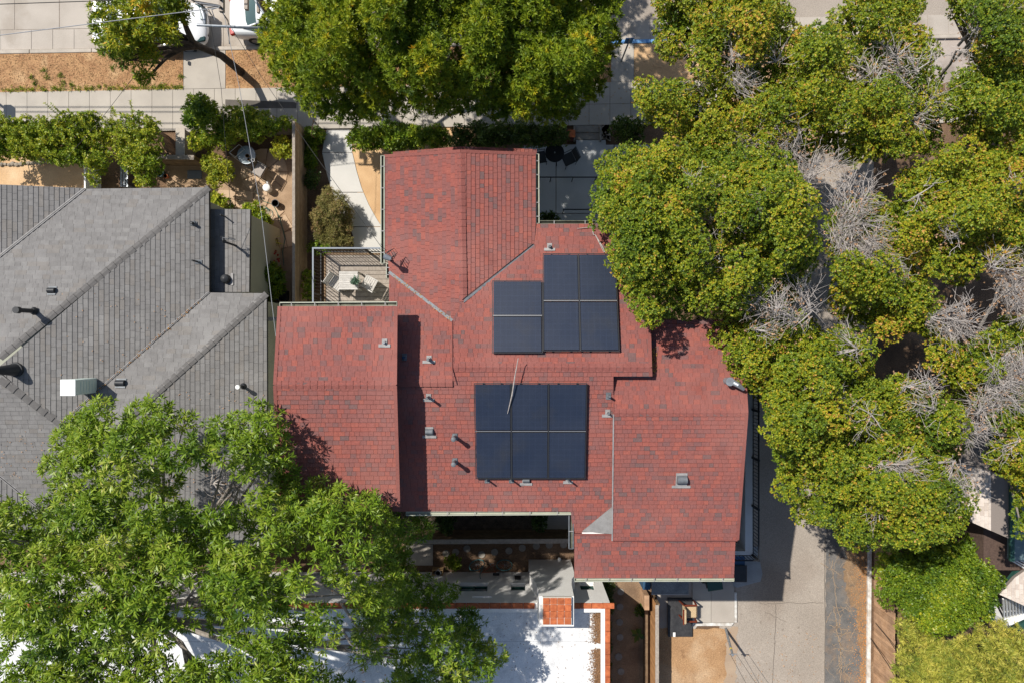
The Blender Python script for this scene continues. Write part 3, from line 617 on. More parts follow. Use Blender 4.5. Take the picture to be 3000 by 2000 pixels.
g.finish()
def hip(a, b, p, q, L=.27, half=.11): ridge_caps(gh, (p.hit(*a)+q.hit(*a))/2, (p.hit(*b)+q.hit(*b))/2, p.n, q.n, m_gcap, L, half, .012, .035)
hip((0, 1048), (612, 550), nN1, nE1); hip((0, 1108), (180, 1242), nE1, nS1, .28, .14); hip((330, 1266), (781, 861), nN2, nE2)
def valley(a, b, p, q, wd=.09):
    A = (p.hit(*a)+q.hit(*a))/2; B = (p.hit(*b)+q.hit(*b))/2; n = (p.n+q.n).normalized()
    strip('valley_flashing', gh, A, B, wd, m_pale, .045, .01, n); strip('valley_gap', gh, A, B, wd*.3, m_black, .054, .006, n)
valley((-20, 768), (250, 554), nW0, nN1); valley((180, 1238), (614, 856), nE1, nN2, .06); valley((-20, 1376), (108, 1480), nS1, nS2, .08)
for (x0, x1, y0, y1, zt) in ((-150, 590, 580, 1600, 4.2), (590, 758, 880, 1600, 4.2), (600, 724, 625, 856, 3.65)):
    a = P(x0, y0, zt); b = P(x1, y1, zt); box('wall', m_wallg, gh, a.x, b.x, b.y, a.y, 0, zt)
pipe_vent(gh, on(nE1, 568, 656), .22, .055, m_char, pl=nE1, cross=False); pipe_vent(gh, on(nE1, 582, 768), .5, .03, m_char, pl=nE1, cross=False)
hood_vent(gh, on(nN1, 154, 853), nN1, .12, .2, m_char, plate=False)
b = on(nN1, 103, 912); mb = MB(); mb.tube([b, b+Vector((0, 0, .75))], .075, 12); mb.cyl(b+Vector((0, 0, .75)), .11, .16, 14); mb.cyl(b+Vector((0, 0, .05)), .14, .1, 12, r2=.09); mb.build('flue_pipe', m_char, gh, smooth=True)
b = on(nE1, 46, 1082); mb = MB(); mb.tube([b, b+Vector((-.06, 0, .3)), b+Vector((-.18, 0, .75))], [.21, .17, .11], 18, cap=False); mb.cyl(b+Vector((0, 0, -.05)), .24, .1, 18); mb.build('conical_flue', m_char, gh, smooth=True)
hood_vent(gh, on(nN2, 355, 1122), nN2, .15, .22, m_char, plate=False)
b = on(nE1, 700, 1137); b = on(nE2, 712, 1130); mb = MB(); mb.tube([b, b+Vector((0, 0, .4))], .05, 10); mb.cyl(b+Vector((0, 0, .4)), .075, .1, 14, 1); mb.cyl(b, .12, .08, 12, r2=.07); mb.build('capped_vent', [m_char, m_white], gh, smooth=True)
b = on(pan, 661, 636); pipe_vent(gh, b, .45, .025, m_char)
b = on(pan, 690, 720); mb = MB(); mb.tube([b, b+Vector((0, 0, .8)), b+Vector((-.1, .05, .86))], [.04, .04, .07], 10); wh = mb.build('weatherhead', m_char, gh, smooth=True)
for k in range(5): MB().tube([b+Vector((-.1, .05, .84)), b+Vector((-.25+.07*k, .22-.03*k, .7)), b+Vector((.2-.05*k, .1+.03*k, .62)), b+Vector((.3, .12, .75))], .01, 5).build('drip_loop', m_wire if k % 2 else m_wired, wh)
b = on(pan, 664, 818); vs_ = []; mb = MB(); mb.tube([b, b+Vector((0, 0, .06)), b+Vector((0, 0, .2)), b+Vector((0, 0, .27))], [.12, .17, .14, .04], 14); mb.build('ball_vent', m_char, gh, smooth=True)
strip('flashing', gh, on(pan, 681, 801), on(pan, 681, 836), .09, m_pale, .04, .01)
# rooftop cooler on the grey roof
b = nE1.hit(212, 1130); t = thing('rooftop_cooler', 'pale mint metal cooler box standing on the grey roof', 'cooler', b)
zt = nE1.z(b.x, b.y)+.95; a = P(179, 1112, zt); c = P(221, 1157, zt); m_mint = M('mint_metal', (.62, .72, .66), (.58, .68, .62), 2, .5, .04)
box('cabinet', m_mint, t, a.x, c.x, c.y, a.y, zt-1.15, zt, bevel=.015); box('lid', M('white_lid', (.84, .87, .85), rough=.5, fine=.03), t, a.x-.015, c.x+.015, c.y-.015, a.y+.015, zt-.01, zt+.03, bevel=.01)
for k in range(5): box('louvre', m_mint, t, c.x-.002, c.x+.014, c.y+.06, a.y-.06, zt-.95+.15*k, zt-.87+.15*k)
# ------------------------------------------------------------------ white flat roofed house
wh_ = thing('white_house', 'white stucco house with flat roof and terracotta parapet tiles', 'house', P(1500, 1900))
XE, YN, ZP, ZR = 3.62, -9.64, 3.4, 2.98; XW, YS = -21., -24.
box('roof', m_wroof, wh_, XW+.3, XE-.3, YS, YN-.3, ZR-.2, ZR)
for k in range(5): box('roof_seam', M('seam', (.30, .31, .33)) if k == 0 else bpy.data.materials['seam'], wh_, XW+.4, XE-.4, YN-1.6-1.62*k-.01, YN-1.6-1.62*k, ZR-.01, ZR+.004)
for x in (1.15, -3.2, -8): box('roof_seam', bpy.data.materials['seam'], wh_, x, x+.012, YS, YN-.35, ZR-.01, ZR+.006)
# north wall with real window openings
WIN = [(-2.06, -.96, 1.34, 2.2), (-.04, .52, 1.37, 2.12), (2.68, 3.24, 1.3, 2.05), (-6.2, -5.1, 1.2, 2.2), (-9.4, -8.2, 1.2, 2.2)]
xs = sorted({XW, XE-.003, *[w_[0] for w_ in WIN], *[w_[1] for w_ in WIN]}); mb = MB()
for x0, x1 in zip(xs, xs[1:]):
    o = [w_ for w_ in WIN if abs(w_[0]-x0) < 1e-6]
    if o: mb.box(x0, x1, YN-.3, YN, 0, o[0][2]); mb.box(x0, x1, YN-.3, YN, o[0][3], ZP-.04)
    else: mb.box(x0, x1, YN-.3, YN, 0, ZP-.04)
mb.build('north_wall', m_stucco, wh_)
for x0, x1, z0, z1 in WIN:
    f = MB(); f.box(x0, x1, YN-.2, YN-.12, z0, z0+.06); f.box(x0, x1, YN-.2, YN-.12, z1-.06, z1); f.box(x0, x0+.05, YN-.2, YN-.12, z0, z1); f.box(x1-.05, x1, YN-.2, YN-.12, z0, z1)
    if x1-x0 > .8: f.box((x0+x1)/2-.03, (x0+x1)/2+.03, YN-.19, YN-.11, z0, z1)
    wo = f.build('window', m_green, wh_); box('pane', m_glass, wo, x0+.02, x1-.02, YN-.175, YN-.165, z0+.02, z1-.02); box('sill', m_stucco, wo, x0-.03, x1+.03, YN-.22, YN+.03, z0-.05, z0-.002)
box('east_wall', m_stucco, wh_, XE-.3, XE, YS, YN-.003, 0, ZP-.04)
v = MB().box(.11, .36, YN, YN+.04, .55, .95); v.build('wall_vent', m_char, wh_)
box('wall_ledge', m_stucco, wh_, -1.5, -.75, YN, YN+.05, 2.75, 2.85)
x = XW
while x < XE-.2:            # parapet tiles, north side then east side
    if not (.85 < x+.2 < 2.2): MB().obox((x+.21, YN-.10, ZP+.0), (.205, 0, .006), (0, .10, 0), (0, 0, .035)).build('coping_tile', m_terra, wh_, bevel=.01)
    x += .42
box('parapet', m_stucco, wh_, XW, XE-.32, YN-.34, YN-.205, ZP-.05, ZP+.012); box('parapet', m_stucco, wh_, XE-.34, XE-.19, YS, YN-.21, ZP-.05, ZP+.014)
y = YN-.2
while y > YS:
    MB().obox((XE-.09, y-.21, ZP), (.09, 0, 0), (0, .205, .006), (0, 0, .035)).build('coping_tile', m_terra, wh_, bevel=.01); y -= .42
# chimney
ch = MB()
secs = [(.70, 2.46, -9.12, 0), (.70, 2.46, -9.12, 1.9), (.80, 2.30, -9.12, 2.35), (.92, 2.24, -9.12, 2.9), (.98, 2.22, -9.12, 4.12)]
vs_ = [];
for x0, x1, y1, z in secs: vs_ += [(x0, -10.2, z), (x1, -10.2, z), (x1, y1, z), (x0, y1, z)]
ch.add(vs_, [(i*4+j, i*4+(j+1) % 4, i*4+4+(j+1) % 4, i*4+4+j) for i in range(4) for j in range(4)]+[(16, 17, 18, 19)])
chim = ch.build('chimney', m_stucco, wh_, bevel=0)
for i in range(4):
    for j in range(4):
        x0 = 1.10+i*.255; y0 = -9.13-j*.24; MB().box(x0+.008, x0+.247, y0-.232, y0-.006, 4.12, 4.25+(.015 if j < 2 else 0)+.008*((i*3+j) % 3)).build('cap_tile', m_terra, chim, bevel=.008)
box('mortar_bed', M('mortar', (.62, .58, .52), fine=.1), chim, 1.09, 2.13, -10.1, -9.12, 4.1, 4.235)
# ------------------------------------------------------------------ neighbour on the far right
BM = [M('beige_shingle', (.55, .48, .42), (.49, .425, .37), 8, .9, .12), M('pale_beige_shingle', (.60, .53, .47), (.55, .48, .42), 8, .9, .12), M('tan_shingle', (.50, .43, .37), (.45, .38, .33), 8, .9, .12)]
nh = thing('beige_house', 'house with pale beige shingle roofs and dark green trim at the right edge', 'house', P(2950, 1500))
h3 = House(nh, BM, M('beige_underlay', (.20, .17, .15)), .13, .22, .016, 21)
q1 = Plane(2900, 1400, 4.6, 'W', .18); h3.plane(q1, [[(2830, 1250), (2903, 1268), (2903, 1380), (2960, 1395), (2960, 1578), (2850, 1530), (2800, 1440)]])
q2 = Plane(3000, 1700, 3.6, 'W', .2); h3.plane(q2, [[(3000, 1672), (2974, 1690), (2928, 1740), (3060, 1800), (3060, 1650)]])
h3.finish()
for a, b, pl in (((2903, 1262), (2903, 1362), q1), ((2903, 1364), (2962, 1382), q1), ((2961, 1400), (2961, 1640), q1)): strip('green_trim', nh, pl.hit(*a), pl.hit(*b), .13, m_green, .06, .12, pl.n)
strip('green_trim', nh, P(2940, 1724, 3.2), P(2984, 1668, 3.2), .2, m_green, 0, .16); strip('green_trim', nh, P(2905, 1765, 2.9), P(2908, 1825, 2.9), .13, m_green, 0, .1)
strip('green_trim', nh, P(2965, 1846, 3.0), P(3010, 1825, 3.0), .3, m_green, 0, .14)
a = P(2962, 1382, 4.1); b = P(3060, 1640, 4.1); box('flat_roof', M('teal_grey_roof', (.12, .17, .18), (.10, .14, .15), 3, .6, .1), nh, a.x, b.x+4, b.y, a.y, 3.9, 4.15)
a = P(2905, 1290, 3.3); b = P(2960, 1376, 3.3); box('skylight', m_glass, nh, a.x, b.x, b.y, a.y, 3.2, 4.3)
a = P(2960, 1640, 3.2); box('wall', M('brown_shingle_wall', (.10, .065, .05), (.07, .045, .035), 14, .9, .3), nh, P(2860, 0, 3).x, P(3060, 0, 3).x+4, a.y-.3, a.y+6, 0, 3.4)
for k in range(3): MB().bar(P(2950+k*3, 1622+k*7, 3.4), P(3010, 1650+k*9, 3.4), .05, .05).build('white_rail', m_white, nh)
ds = thing('porch_steps', 'white porch stair with balusters at the right edge', 'stairs', P(2960, 1800))
for k in range(4): MB().prism(pp([(2945+k*3, 1826-k*2+k*0), (3040, 1780-k*2), (3040, 1795-k*2), (2950+k*3, 1842-k*2)], .6+.3*k), 0, .6+.3*k).build('step', m_white, ds)
for k in range(7): a = P(2942+k*9, 1812-k*1.5, 1.2); MB().bar(a, P(2939+k*9, 1752+k*1.5, 2.9), .06, .05).build('baluster', m_white, ds)
# ------------------------------------------------------------------ wooden deck
ZD = 4.0; XL, XRr, YT, YB = -6.865, -4.36, 3.21, 1.30
dk = thing('wooden_deck', 'weathered wooden deck with a black baluster railing beside the red roof', 'deck', P(1040, 820))
n = 12; bw = (YT-YB-.04)/n
for i in range(n):
    y0 = YB+i*bw; xsplit = XL+.15+(1.0 if i % 2 else 1.55)
    for a, b in ((XL+.16, xsplit), (xsplit+.008, XRr)): MB().box(a, b, y0+.006, y0+bw-.006, ZD-.04, ZD+.001*(i % 3)).build('deck_board', m_wood, dk)
box('joist_frame', m_woodb, dk, XL+.2, XRr, YB+.02, YT-.02, ZD-.28, ZD-.06)
for x in (XL+.2, XRr-.15):
    for y in (YB+.15, YT-.12): box('post', m_woodb, dk, x-.06, x+.06, y-.06, y+.06, 0, ZD-.28)
box('edge_board', m_woodb, dk, XL+.10, XL+.155, YB, YT-.05, ZD-.1, ZD+.03); box('edge_board', m_woodb, dk, XL+.10, XRr, YT-.105, YT-.05, ZD-.1, ZD+.03)
m_rail = M('slate_metal_rail', (.17, .19, .22), rough=.5, fine=.05, metal=.3)
MB().bar((XL, YB, ZD+1.05), (XL, YT+.025, ZD+1.05), .05, .035).build('top_rail', m_rail, dk); MB().bar((XL+.026, YT, ZD+1.05), (XRr, YT, ZD+1.05), .05, .035).build('top_rail', m_rail, dk)
MB().bar((XL, YB, ZD+.08), (XL, YT, ZD+.08), .035, .03).build('bottom_rail', m_black, dk); MB().bar((XL, YT, ZD+.08), (XRr, YT, ZD+.08), .035, .03).build('bottom_rail', m_black, dk)
for x, y in ((XL, YT), (XL, YB+.35), (XL+1.72, YT)): MB().bar((x, y, ZD-.2), (x, y, ZD+1.04), .06, .06).build('rail_post', m_black, dk)
bm_ = MB().bar((0, 0, 0), (0, 0, .95), .018, .018); bme = bm_.build('baluster', m_black, dk); bme.location += Vector((XL, YT-.12, ZD+.08)); first = bme
def copies(src, locs):
    for l in locs:
        c = src.copy(); COL.objects.link(c); c.location = -wl(src.parent)+Vector(l)
copies(bme, [(XL, YT-.12-.118*k, ZD+.08) for k in range(1, 16)]+[(XL+.115+.118*k, YT, ZD+.08) for k in range(20)])
m_woodl = M('silvered_wood', (.50, .475, .44), (.42, .40, .37), 9, .85, .12, 40, vary=.08)
def slat_chair(c, ang, label):
    t = thing('folding_chair', label, 'chair', c, 'wooden folding chairs on the deck')
    ca, sa = math.cos(ang), math.sin(ang); f = Vector((ca, sa, 0)); s_ = Vector((-sa, ca, 0)); up = Vector((0, 0, 1)); c = Vector(c)
    for k in range(6): MB().obox(c+f*(-.2+.075*k)+up*.44, f*.031, s_*.21, up*.01).build('seat_slat', m_woodl, t)
    for k in range(4): q = .09*k; MB().obox(c-f*(.25+q*.25)+up*(.52+q), s_*.21, (up*.034-f*.008), (f*.009+up*.002)).build('back_slat', m_woodl, t)
    for k in (-1, 1):
        MB().bar(c+s_*k*.2-f*.26, c+s_*k*.2+f*.24+up*.43, .03, .03).build('leg', m_woodl, t); MB().bar(c+s_*k*.22+f*.26, c+s_*k*.22-f*.36+up*.9, .03, .03).build('leg', m_woodl, t)
slat_chair(P(996, 833, ZD), math.radians(-35), 'grey slatted folding chair on the left of the deck table'); slat_chair(P(1088, 833, ZD), math.radians(152), 'grey slatted folding chair on the right of the deck table')
t = thing('deck_table', 'square slatted wooden table in the middle of the deck', 'table', P(1035, 825, ZD)); c = P(1035, 827, ZD+.0); c.x += .0
for k in range(8): MB().box(c.x-.32, c.x+.32, c.y-.32+.08*k, c.y-.32+.08*k+.072, ZD+.7, ZD+.725).build('slat', m_woodl, t)
for a in (-1, 1):
    MB().box(c.x+a*.31-.025, c.x+a*.31+.025, c.y-.32, c.y+.318, ZD+.67, ZD+.699).build('apron', m_woodl, t)
    for b in (-1, 1): MB().box(c.x+a*.29-.025, c.x+a*.29+.025, c.y+b*.29-.025, c.y+b*.29+.025, ZD, ZD+.67).build('leg', m_woodl, t)
# ------------------------------------------------------------------ terrace on the right
tr = thing('side_terrace', 'white walled terrace with black railing along the lane', 'terrace', P(2150, 1400))
X1, Y0, Y1, ZF = 8.49, -7.5, -1.2, 3.6
box('base_wall', m_stucco, tr, 6.4, X1+.07, Y0-.07, Y1, 0, ZF-.02)
m_tile = M('dark_red_tile', (.16, .045, .028), (.13, .036, .024), 5, .6, .1, vary=.12)
for i in range(4):
    for j in range(20): MB().box(6.95+i*.33, 6.95+i*.33+.32, Y0+.15+j*.33, Y0+.15+j*.33+.32, ZF-.02, ZF).build('floor_tile', m_tile, tr)
m_parap = M('grey_white_wall', (.60, .62, .64), (.55, .57, .59), 2, .8, .05)
box('parapet', m_parap, tr, X1-.22, X1+.08, Y0-.1, Y1, ZF-.01, ZF+.80); box('parapet', m_parap, tr, 6.6, X1-.22, Y0-.1, Y0+.08, ZF-.012, ZF+.798)
zb, zt = ZF+.80, ZF+1.42
MB().bar((X1+.03, Y0-.05, zt), (X1+.03, Y1, zt), .045, .035).build('top_rail', m_black, tr); MB().bar((6.6, Y0-.05, zt), (X1, Y0-.05, zt), .045, .035).build('top_rail', m_black, tr)
MB().bar((X1+.03, Y0-.05, zb+.08), (X1+.03, Y1, zb+.08), .03, .025).build('bottom_rail', m_black, tr); MB().bar((6.6, Y0-.05, zb+.08), (X1, Y0-.05, zb+.08), .03, .025).build('bottom_rail', m_black, tr)
b0 = MB().bar((0, 0, 0), (0, 0, zt-zb-.08), .016, .016).build('baluster', m_black, tr); b0.location += Vector((X1+.03, Y0+.06, zb+.08))
copies(b0, [(X1+.03, Y0+.06+.125*k, zb+.08) for k in range(1, 51)]+[(X1-.1-.125*k, Y0-.05, zb+.08) for k in range(16)])
for y in (Y0-.05, Y0+1.7, Y0+3.4, Y0+5.1): box('rail_post', m_black, tr, X1-.005, X1+.065, y-.035, y+.035, zb, zt+.02)
# ------------------------------------------------------------------ fences
m_woodf = M('tan_fence_wood', (.40, .29, .19), (.31, .215, .135), 5, .85, .2, 40, vary=.12)

def fence_h(name, label, a, b, h, nb, mat, capm, side, cap=True, posts=5, th=.035, cw=.09):
    "fence of horizontal boards from pixel a to b on the ground; side = which way the boards face"
    A, B = P(*a, 0), P(*b, 0); t = thing(name, label, 'fence', (A+B)/2); d = (B-A).normalized(); s_ = Vector(side); up = Vector((0, 0, 1)); L = (B-A).length; bh = h/nb
    for k in range(nb): MB().obox((A+B)/2+up*(bh*(k+.5))+s_*.002*(k % 2), d*L/2, s_*th/2, up*(bh/2-.006)).build('board', mat, t)
    for k in range(posts): q = A+d*(L*(k+.02)/(posts-1+.04)); MB().obox(q-s_*(th/2+.05)+up*h/2, d*.045, s_*.045, up*h/2).build('post', mat, t)
    if cap: MB().obox((A+B)/2+up*(h+.014)-s_*.03, d*L/2, s_*cw, up*.014).build('cap_rail', capm, t)
    return t
def fence_v(name, label, a, b, h, bw, mat, side, railm=None, top=None):
    "fence of upright boards from pixel a to b"
    A, B = P(*a, 0), P(*b, 0); t = thing(name, label, 'fence', (A+B)/2); d = (B-A).normalized(); s_ = Vector(side); up = Vector((0, 0, 1)); L = (B-A).length; n = int(L/bw); rr_ = random.Random(5)
    for k in range(n):
        q = A+d*(bw*(k+.5)); hh = h+rr_.uniform(-.02, .02)
        MB().obox(q+up*hh/2+s_*.004*(k % 2), d*(bw/2-.005), s_*.011, up*hh/2).build('plank', mat, t)
    for z in (.3, h-.25): MB().obox((A+B)/2+up*z-s_*.035, d*L/2, s_*.02, up*.045).build('rail', railm or mat, t)
    for k in range(max(2, int(L/2.2)+1)): q = A+d*(L*k/max(1, int(L/2.2))); MB().obox(q-s_*.09+up*h/2, d*.045, s_*.035, up*h/2).build('post', railm or mat, t)
    if top: MB().obox((A+B)/2+up*(h+.02)-s_*.02, d*L/2, s_*.07, up*.012).build('cap_rail', top, t)
    return t
fence_h('board_fence', 'tall brown horizontal board fence dividing the garden from the walk', (899, 392), (899, 895), 1.62, 9, m_woodf, m_wood, (1, 0, 0), posts=6, cw=.055)
fence_h('board_fence', 'shaded board fence with pale cap behind the main roof', (1205, 1552), (1700, 1549), 1.55, 9, m_woodb, m_wood, (0, 1, 0), posts=5)
fence_h('garden_fence', 'grey capped board fence at the back of the small garden', (655, 398), (899, 394), 1.1, 6, m_wood, m_wood, (0, -1, 0), posts=4)
fence_h('garden_fence', 'low brown board fence with grey cap beside the yellow shrub', (474, 484), (606, 486), 1.15, 7, m_woodb, m_wood, (0, -1, 0), posts=3)
fence_v('gate', 'leaning brown board gate beside the concrete pillar', (492, 398), (530, 470), 1.2, .12, m_woodb, (.88, .48, 0))
fence_v('plank_fence', 'pale cedar plank fence behind the white lane kerb', (2559, 1570), (2557, 2400), 1.62, .135, m_woodp, (-1, 0, 0), m_woodb)
fence_v('plank_fence', 'orange cedar plank fence between side yard and soil yard', (1904, 1735), (1904, 2300), 1.3, .13, m_woodo, (-1, 0, 0), m_woodb, m_wood)
fence_h('garden_fence', 'thin white panel between hedge yard and garden', (294, 470), (296, 580), 1.0, 5, m_white, m_white, (1, 0, 0), posts=2, cw=.03)
box_ = thing('retaining_beam', 'weathered timber beam on concrete foot along the cedar fence', 'beam', P(1897, 1850)); a = P(1889, 1745, .35); b = P(1898, 2300, .35)
for k in range(4): y1 = a.y-(a.y-b.y)*k/4; y0 = a.y-(a.y-b.y)*(k+1)/4+.01; MB().box(a.x, b.x, y0, y1, 0, .35).build('timber', m_woodb, box_)
a = P(1888, 1743, .9); b = P(1902, 1786, .9); box('end_post', m_woodp, box_, a.x, b.x, b.y, a.y, 0, .9)
pl_ = thing('concrete_pillar', 'short concrete gate pillar at the garden entrance', 'pillar', P(530, 420)); a = P(517, 378, 1.0); b = P(540, 455, 1.0); box('shaft', m_conc, pl_, a.x, b.x, b.y, a.y, 0, .96, bevel=.02); box('cap', m_kerb, pl_, a.x-.03, b.x+.03, b.y-.03, a.y+.03, .96, 1.02, bevel=.01)
pl_ = thing('planter_wall', 'low concrete planter wall left of the big garden shrub', 'wall', P(570, 400)); a = P(545, 382, .6); b = P(600, 389, .6); box('front', m_conc, pl_, a.x, b.x, b.y, a.y, 0, .6); a = P(545, 390, .6); b = P(551, 450, .6); box('side', m_conc, pl_, a.x, b.x, b.y, a.y, 0, .595)
# ------------------------------------------------------------------ garden furniture
c = P(741, 468, 0); t = thing('glass_table', 'round glass garden table cluttered with pots', 'table', c); m_tglass = M('frosted_glass', (.30, .36, .37), (.25, .31, .32), 6, .15, .05, spec=.6)
MB().cyl(c+Vector((0, 0, .70)), .36, .012, 28).build('top', m_tglass, t, smooth=True); MB().torus(c+Vector((0, 0, .706)), .365, .014, 28, 6).build('rim', m_metal, t, smooth=True)
for k in range(4): q = math.pi/4+k*math.pi/2; MB().tube([c+Vector((.3*math.cos(q), .3*math.sin(q), .7)), c+Vector((.12*math.cos(q), .12*math.sin(q), .35)), c+Vector((.3*math.cos(q), .3*math.sin(q), 0))], .012, 6).build('leg', m_metal, t)
def pot(c, r, h, mat, label, name='flower_pot', cat='pot', n=14):
    mb = MB(); mb.tube([c, c+Vector((0, 0, h)), c+Vector((0, 0, h)), c+Vector((0, 0, h*.8))], [r*.7, r, r*.85, r*.8], n); return tag(mb.build(name, mat, smooth=True), label, cat)
pot(P(727, 459, .72), .08, .1, m_woodo, 'small brown clay bowl on the glass garden table'); pot(P(731, 470, .72), .055, .12, m_woodb, 'dark brown jar beside the bowl on the glass table', 'jar', 'jar'); pot(P(744, 472, .72), .07, .14, m_white, 'white pitcher on the glass garden table', 'pitcher', 'pitcher')
def metal_chair(c, ang, label, seatm, framem, arms=True, fabric=True):
    t = thing('garden_chair', label, 'chair', c); c = Vector(c); f = Vector((math.cos(ang), math.sin(ang), 0)); s_ = Vector((-f.y, f.x, 0)); up = Vector((0, 0, 1))
    if fabric: MB().obox(c+up*.42, f*.23, s_*.24, up*.012).build('seat', seatm, t, bevel=.006); MB().obox(c-f*.3+up*.66, s_*.23, up*.2-f*.06, f*.012+up*.004).build('backrest', seatm, t, bevel=.005)
    for k in (-1, 1):
        MB().tube([c+s_*k*.26+f*.25, c+s_*k*.26+f*.25+up*.6, c+s_*k*.26-f*.26+up*.64], .014, 6).build('arm_frame', framem, t)
        MB().tube([c+s_*k*.25-f*.22, c+s_*k*.25-f*.24+up*.42, c+s_*k*.23-f*.38+up*.9], .014, 6).build('back_leg', framem, t)
    MB().tube([c+s_*.23-f*.38+up*.9, c-s_*.23-f*.38+up*.9], .014, 6).build('top_bar', framem, t)
    MB().tube([c+s_*.25+f*.24+up*.41, c-s_*.25+f*.24+up*.41], .012, 6).build('front_bar', framem, t)
metal_chair(P(772, 506, 0), math.radians(150), 'grey fabric garden chair beside the round glass table', M('taupe_fabric', (.34, .30, .27), (.30, .265, .24), 20, .9, .06), m_black)
c = P(695, 446, .7); t = thing('chair_frame', 'empty white metal chair frame left of the glass table', 'chair frame', P(695, 446, 0)); q = [P(672, 448, .75), P(700, 424, .75), P(716, 438, .75), P(687, 463, .75), P(672, 448, .75)]
MB().tube(q, .012, 6).build('seat_loop', m_white, t)
for k in q[:4]: MB().tube([k, Vector((k.x, k.y, 0))], .012, 6).build('leg', m_white, t)
t = thing('folding_stool', 'small blue tubular stool below the glass table', 'stool', P(727, 485, 0)); q = [P(717, 470, .45), P(717, 486, .45), P(733, 490, .45), P(738, 476, .45)]
MB().tube(q, .013, 6).build('frame', m_wire, t); 
for k in q: MB().tube([k, Vector((k.x, k.y, 0))], .011, 6).build('leg', m_wire, t)
c = P(790, 556, 0); t = thing('white_stool', 'glossy white round garden stool on the flagstones', 'stool', c); MB().tube([c, c+Vector((0, 0, .1)), c+Vector((0, 0, .22)), c+Vector((0, 0, .4)), c+Vector((0, 0, .44))], [.13, .15, .165, .15, .1], 20).build('body', M('white_glaze', (.82, .82, .80), rough=.25, fine=0), t, smooth=True); MB().tube([c+Vector((.03, .12, .2)), c+Vector((.05, .2, .3)), c+Vector((.05, .22, .42))], [.06, .05, .04], 10).build('spout', m_white, t, smooth=True)
c = P(813, 600, 0); pot(c, .16, .3, m_char, 'dark round pot with shadow beside the flagstone path')
pot(P(684, 510, 0), .14, .25, m_metal, 'grey oval basket pot under the yellow shrub'); pot(P(852, 462, 0), .14, .3, m_pale, 'pale pot of dry stems against the board fence')
mb = MB()
for k in range(5):
    c = P(752+k*8, 622+4*math.sin(k*2), .07+.015*k); mb.torus(c, .17+.03*((k*7) % 3), .012, 24, 5, (.1*k-.2, .15, 1))
tag(mb.build('hose_coil', M('teal_hose', (.03, .13, .09), rough=.45, fine=.05)), 'coiled teal garden hose by the flagstone path', 'hose')
tag(MB().tube([P(748, 560, .05), P(772, 590, .05), P(800, 600, .06), P(820, 640, .06), P(828, 670, .06), P(835, 700, .06), P(828, 740, .06), P(832, 780, .06)], .014, 6).build('garden_hose', bpy.data.materials['teal_hose']), 'green hose trailing along the garden path', 'hose')
a = P(549, 500, .05); b = P(591, 524, .05); tag(MB().box(a.x, b.x, b.y, a.y, .02, .06).build('door_mat', M('grey_mat', (.14, .15, .165), fine=.2), bevel=.005), 'flat grey mat on the soil below the capped fence', 'mat')
t = thing('garden_bench', 'pale metal bench half hidden under the climbing shrub', 'bench', P(370, 515)); 
for k in range(3): a = P(352+k*8, 478, .45); b = P(358+k*8, 548, .45); MB().box(a.x, b.x, b.y, a.y, .42, .45).build('seat_slat', m_metal, t)
for y in (482, 545): a = P(352, y, .4); MB().box(a.x, a.x+.36, a.y-.02, a.y+.02, 0, .418).build('leg', m_metal, t)
pot(P(478, 512, 0), .16, .3, M('teal_glaze', (.05, .14, .16), rough=.3, fine=.05), 'teal glazed pot at the garden corner'); pot(P(492, 520, 0), .09, .2, m_terra, 'small terracotta pot beside the teal one')
# ladder and steps in the narrow garden, white bins by the wing
t = thing('plant_ladder', 'small brown wooden ladder rack among the plants', 'ladder', P(812, 715))
for k in (0, 1): MB().bar(P(797+k*14, 700-k*2, .6), P(803+k*16, 732-k*2, .1), .04, .03).build('side_rail', m_woodb, t)
for k in range(4): MB().bar(P(798+k*1.5, 703+k*8, .52-.12*k), P(813+k*1.8, 701+k*8, .52-.12*k), .05, .02).build('rung', m_woodb, t)
for i, x in enumerate((792, 812, 838)):
    c = P(x, 868, 0); t = thing('storage_crate', f"{['grey crate nearest the grey roof', 'pale crate in the middle', 'dark crate nearest the fence'][i]} in the narrow side passage", 'crate', c, 'crates in the side passage')
    mm = (m_wood, m_pale, m_char)[i]; 
    for (x0, x1, y0, y1, z0, z1) in ((-.14, .14, -.2, .2, .3, .33), (-.14, -.12, -.2, .2, 0, .3), (.12, .14, -.2, .2, 0, .3), (-.12, .12, -.2, -.18, 0, .3), (-.12, .12, .18, .2, 0, .3)): MB().box(c.x+x0, c.x+x1, c.y+y0, c.y+y1, z0, z1).build('panel', mm, t)
def bin_(c, label, mat, ang=0., s_=1., h=1.0):
    t = thing('wheelie_bin', label, 'bin', c); c = Vector(c); f = Vector((math.cos(ang), math.sin(ang), 0)); q = Vector((-f.y, f.x, 0)); up = Vector((0, 0, 1))
    k = [c+f*a*.22*s_+q*b*.25*s_+up*.06 for a, b in ((-1, -1), (1, -1), (1, 1), (-1, 1))]+[c+f*a*.28*s_+q*b*.3*s_+up*h for a, b in ((-1, -1), (1, -1), (1, 1), (-1, 1))]
    MB().hexa(k).build('body', mat, t, bevel=.02); MB().obox(c+up*(h+.03), f*.31*s_, q*.32*s_, up*.025).build('lid', mat, t, bevel=.02); MB().tube([c-f*.33*s_-q*.2*s_+up*(h-.02), c-f*.33*s_+q*.2*s_+up*(h-.02)], .018, 6).build('handle', m_black, t)
    for k in (-1, 1): MB().tube([c-f*.2*s_+q*k*.26*s_+up*.1, c-f*.2*s_+q*k*.3*s_+up*.1], .1, 12).build('wheel', m_black, t)
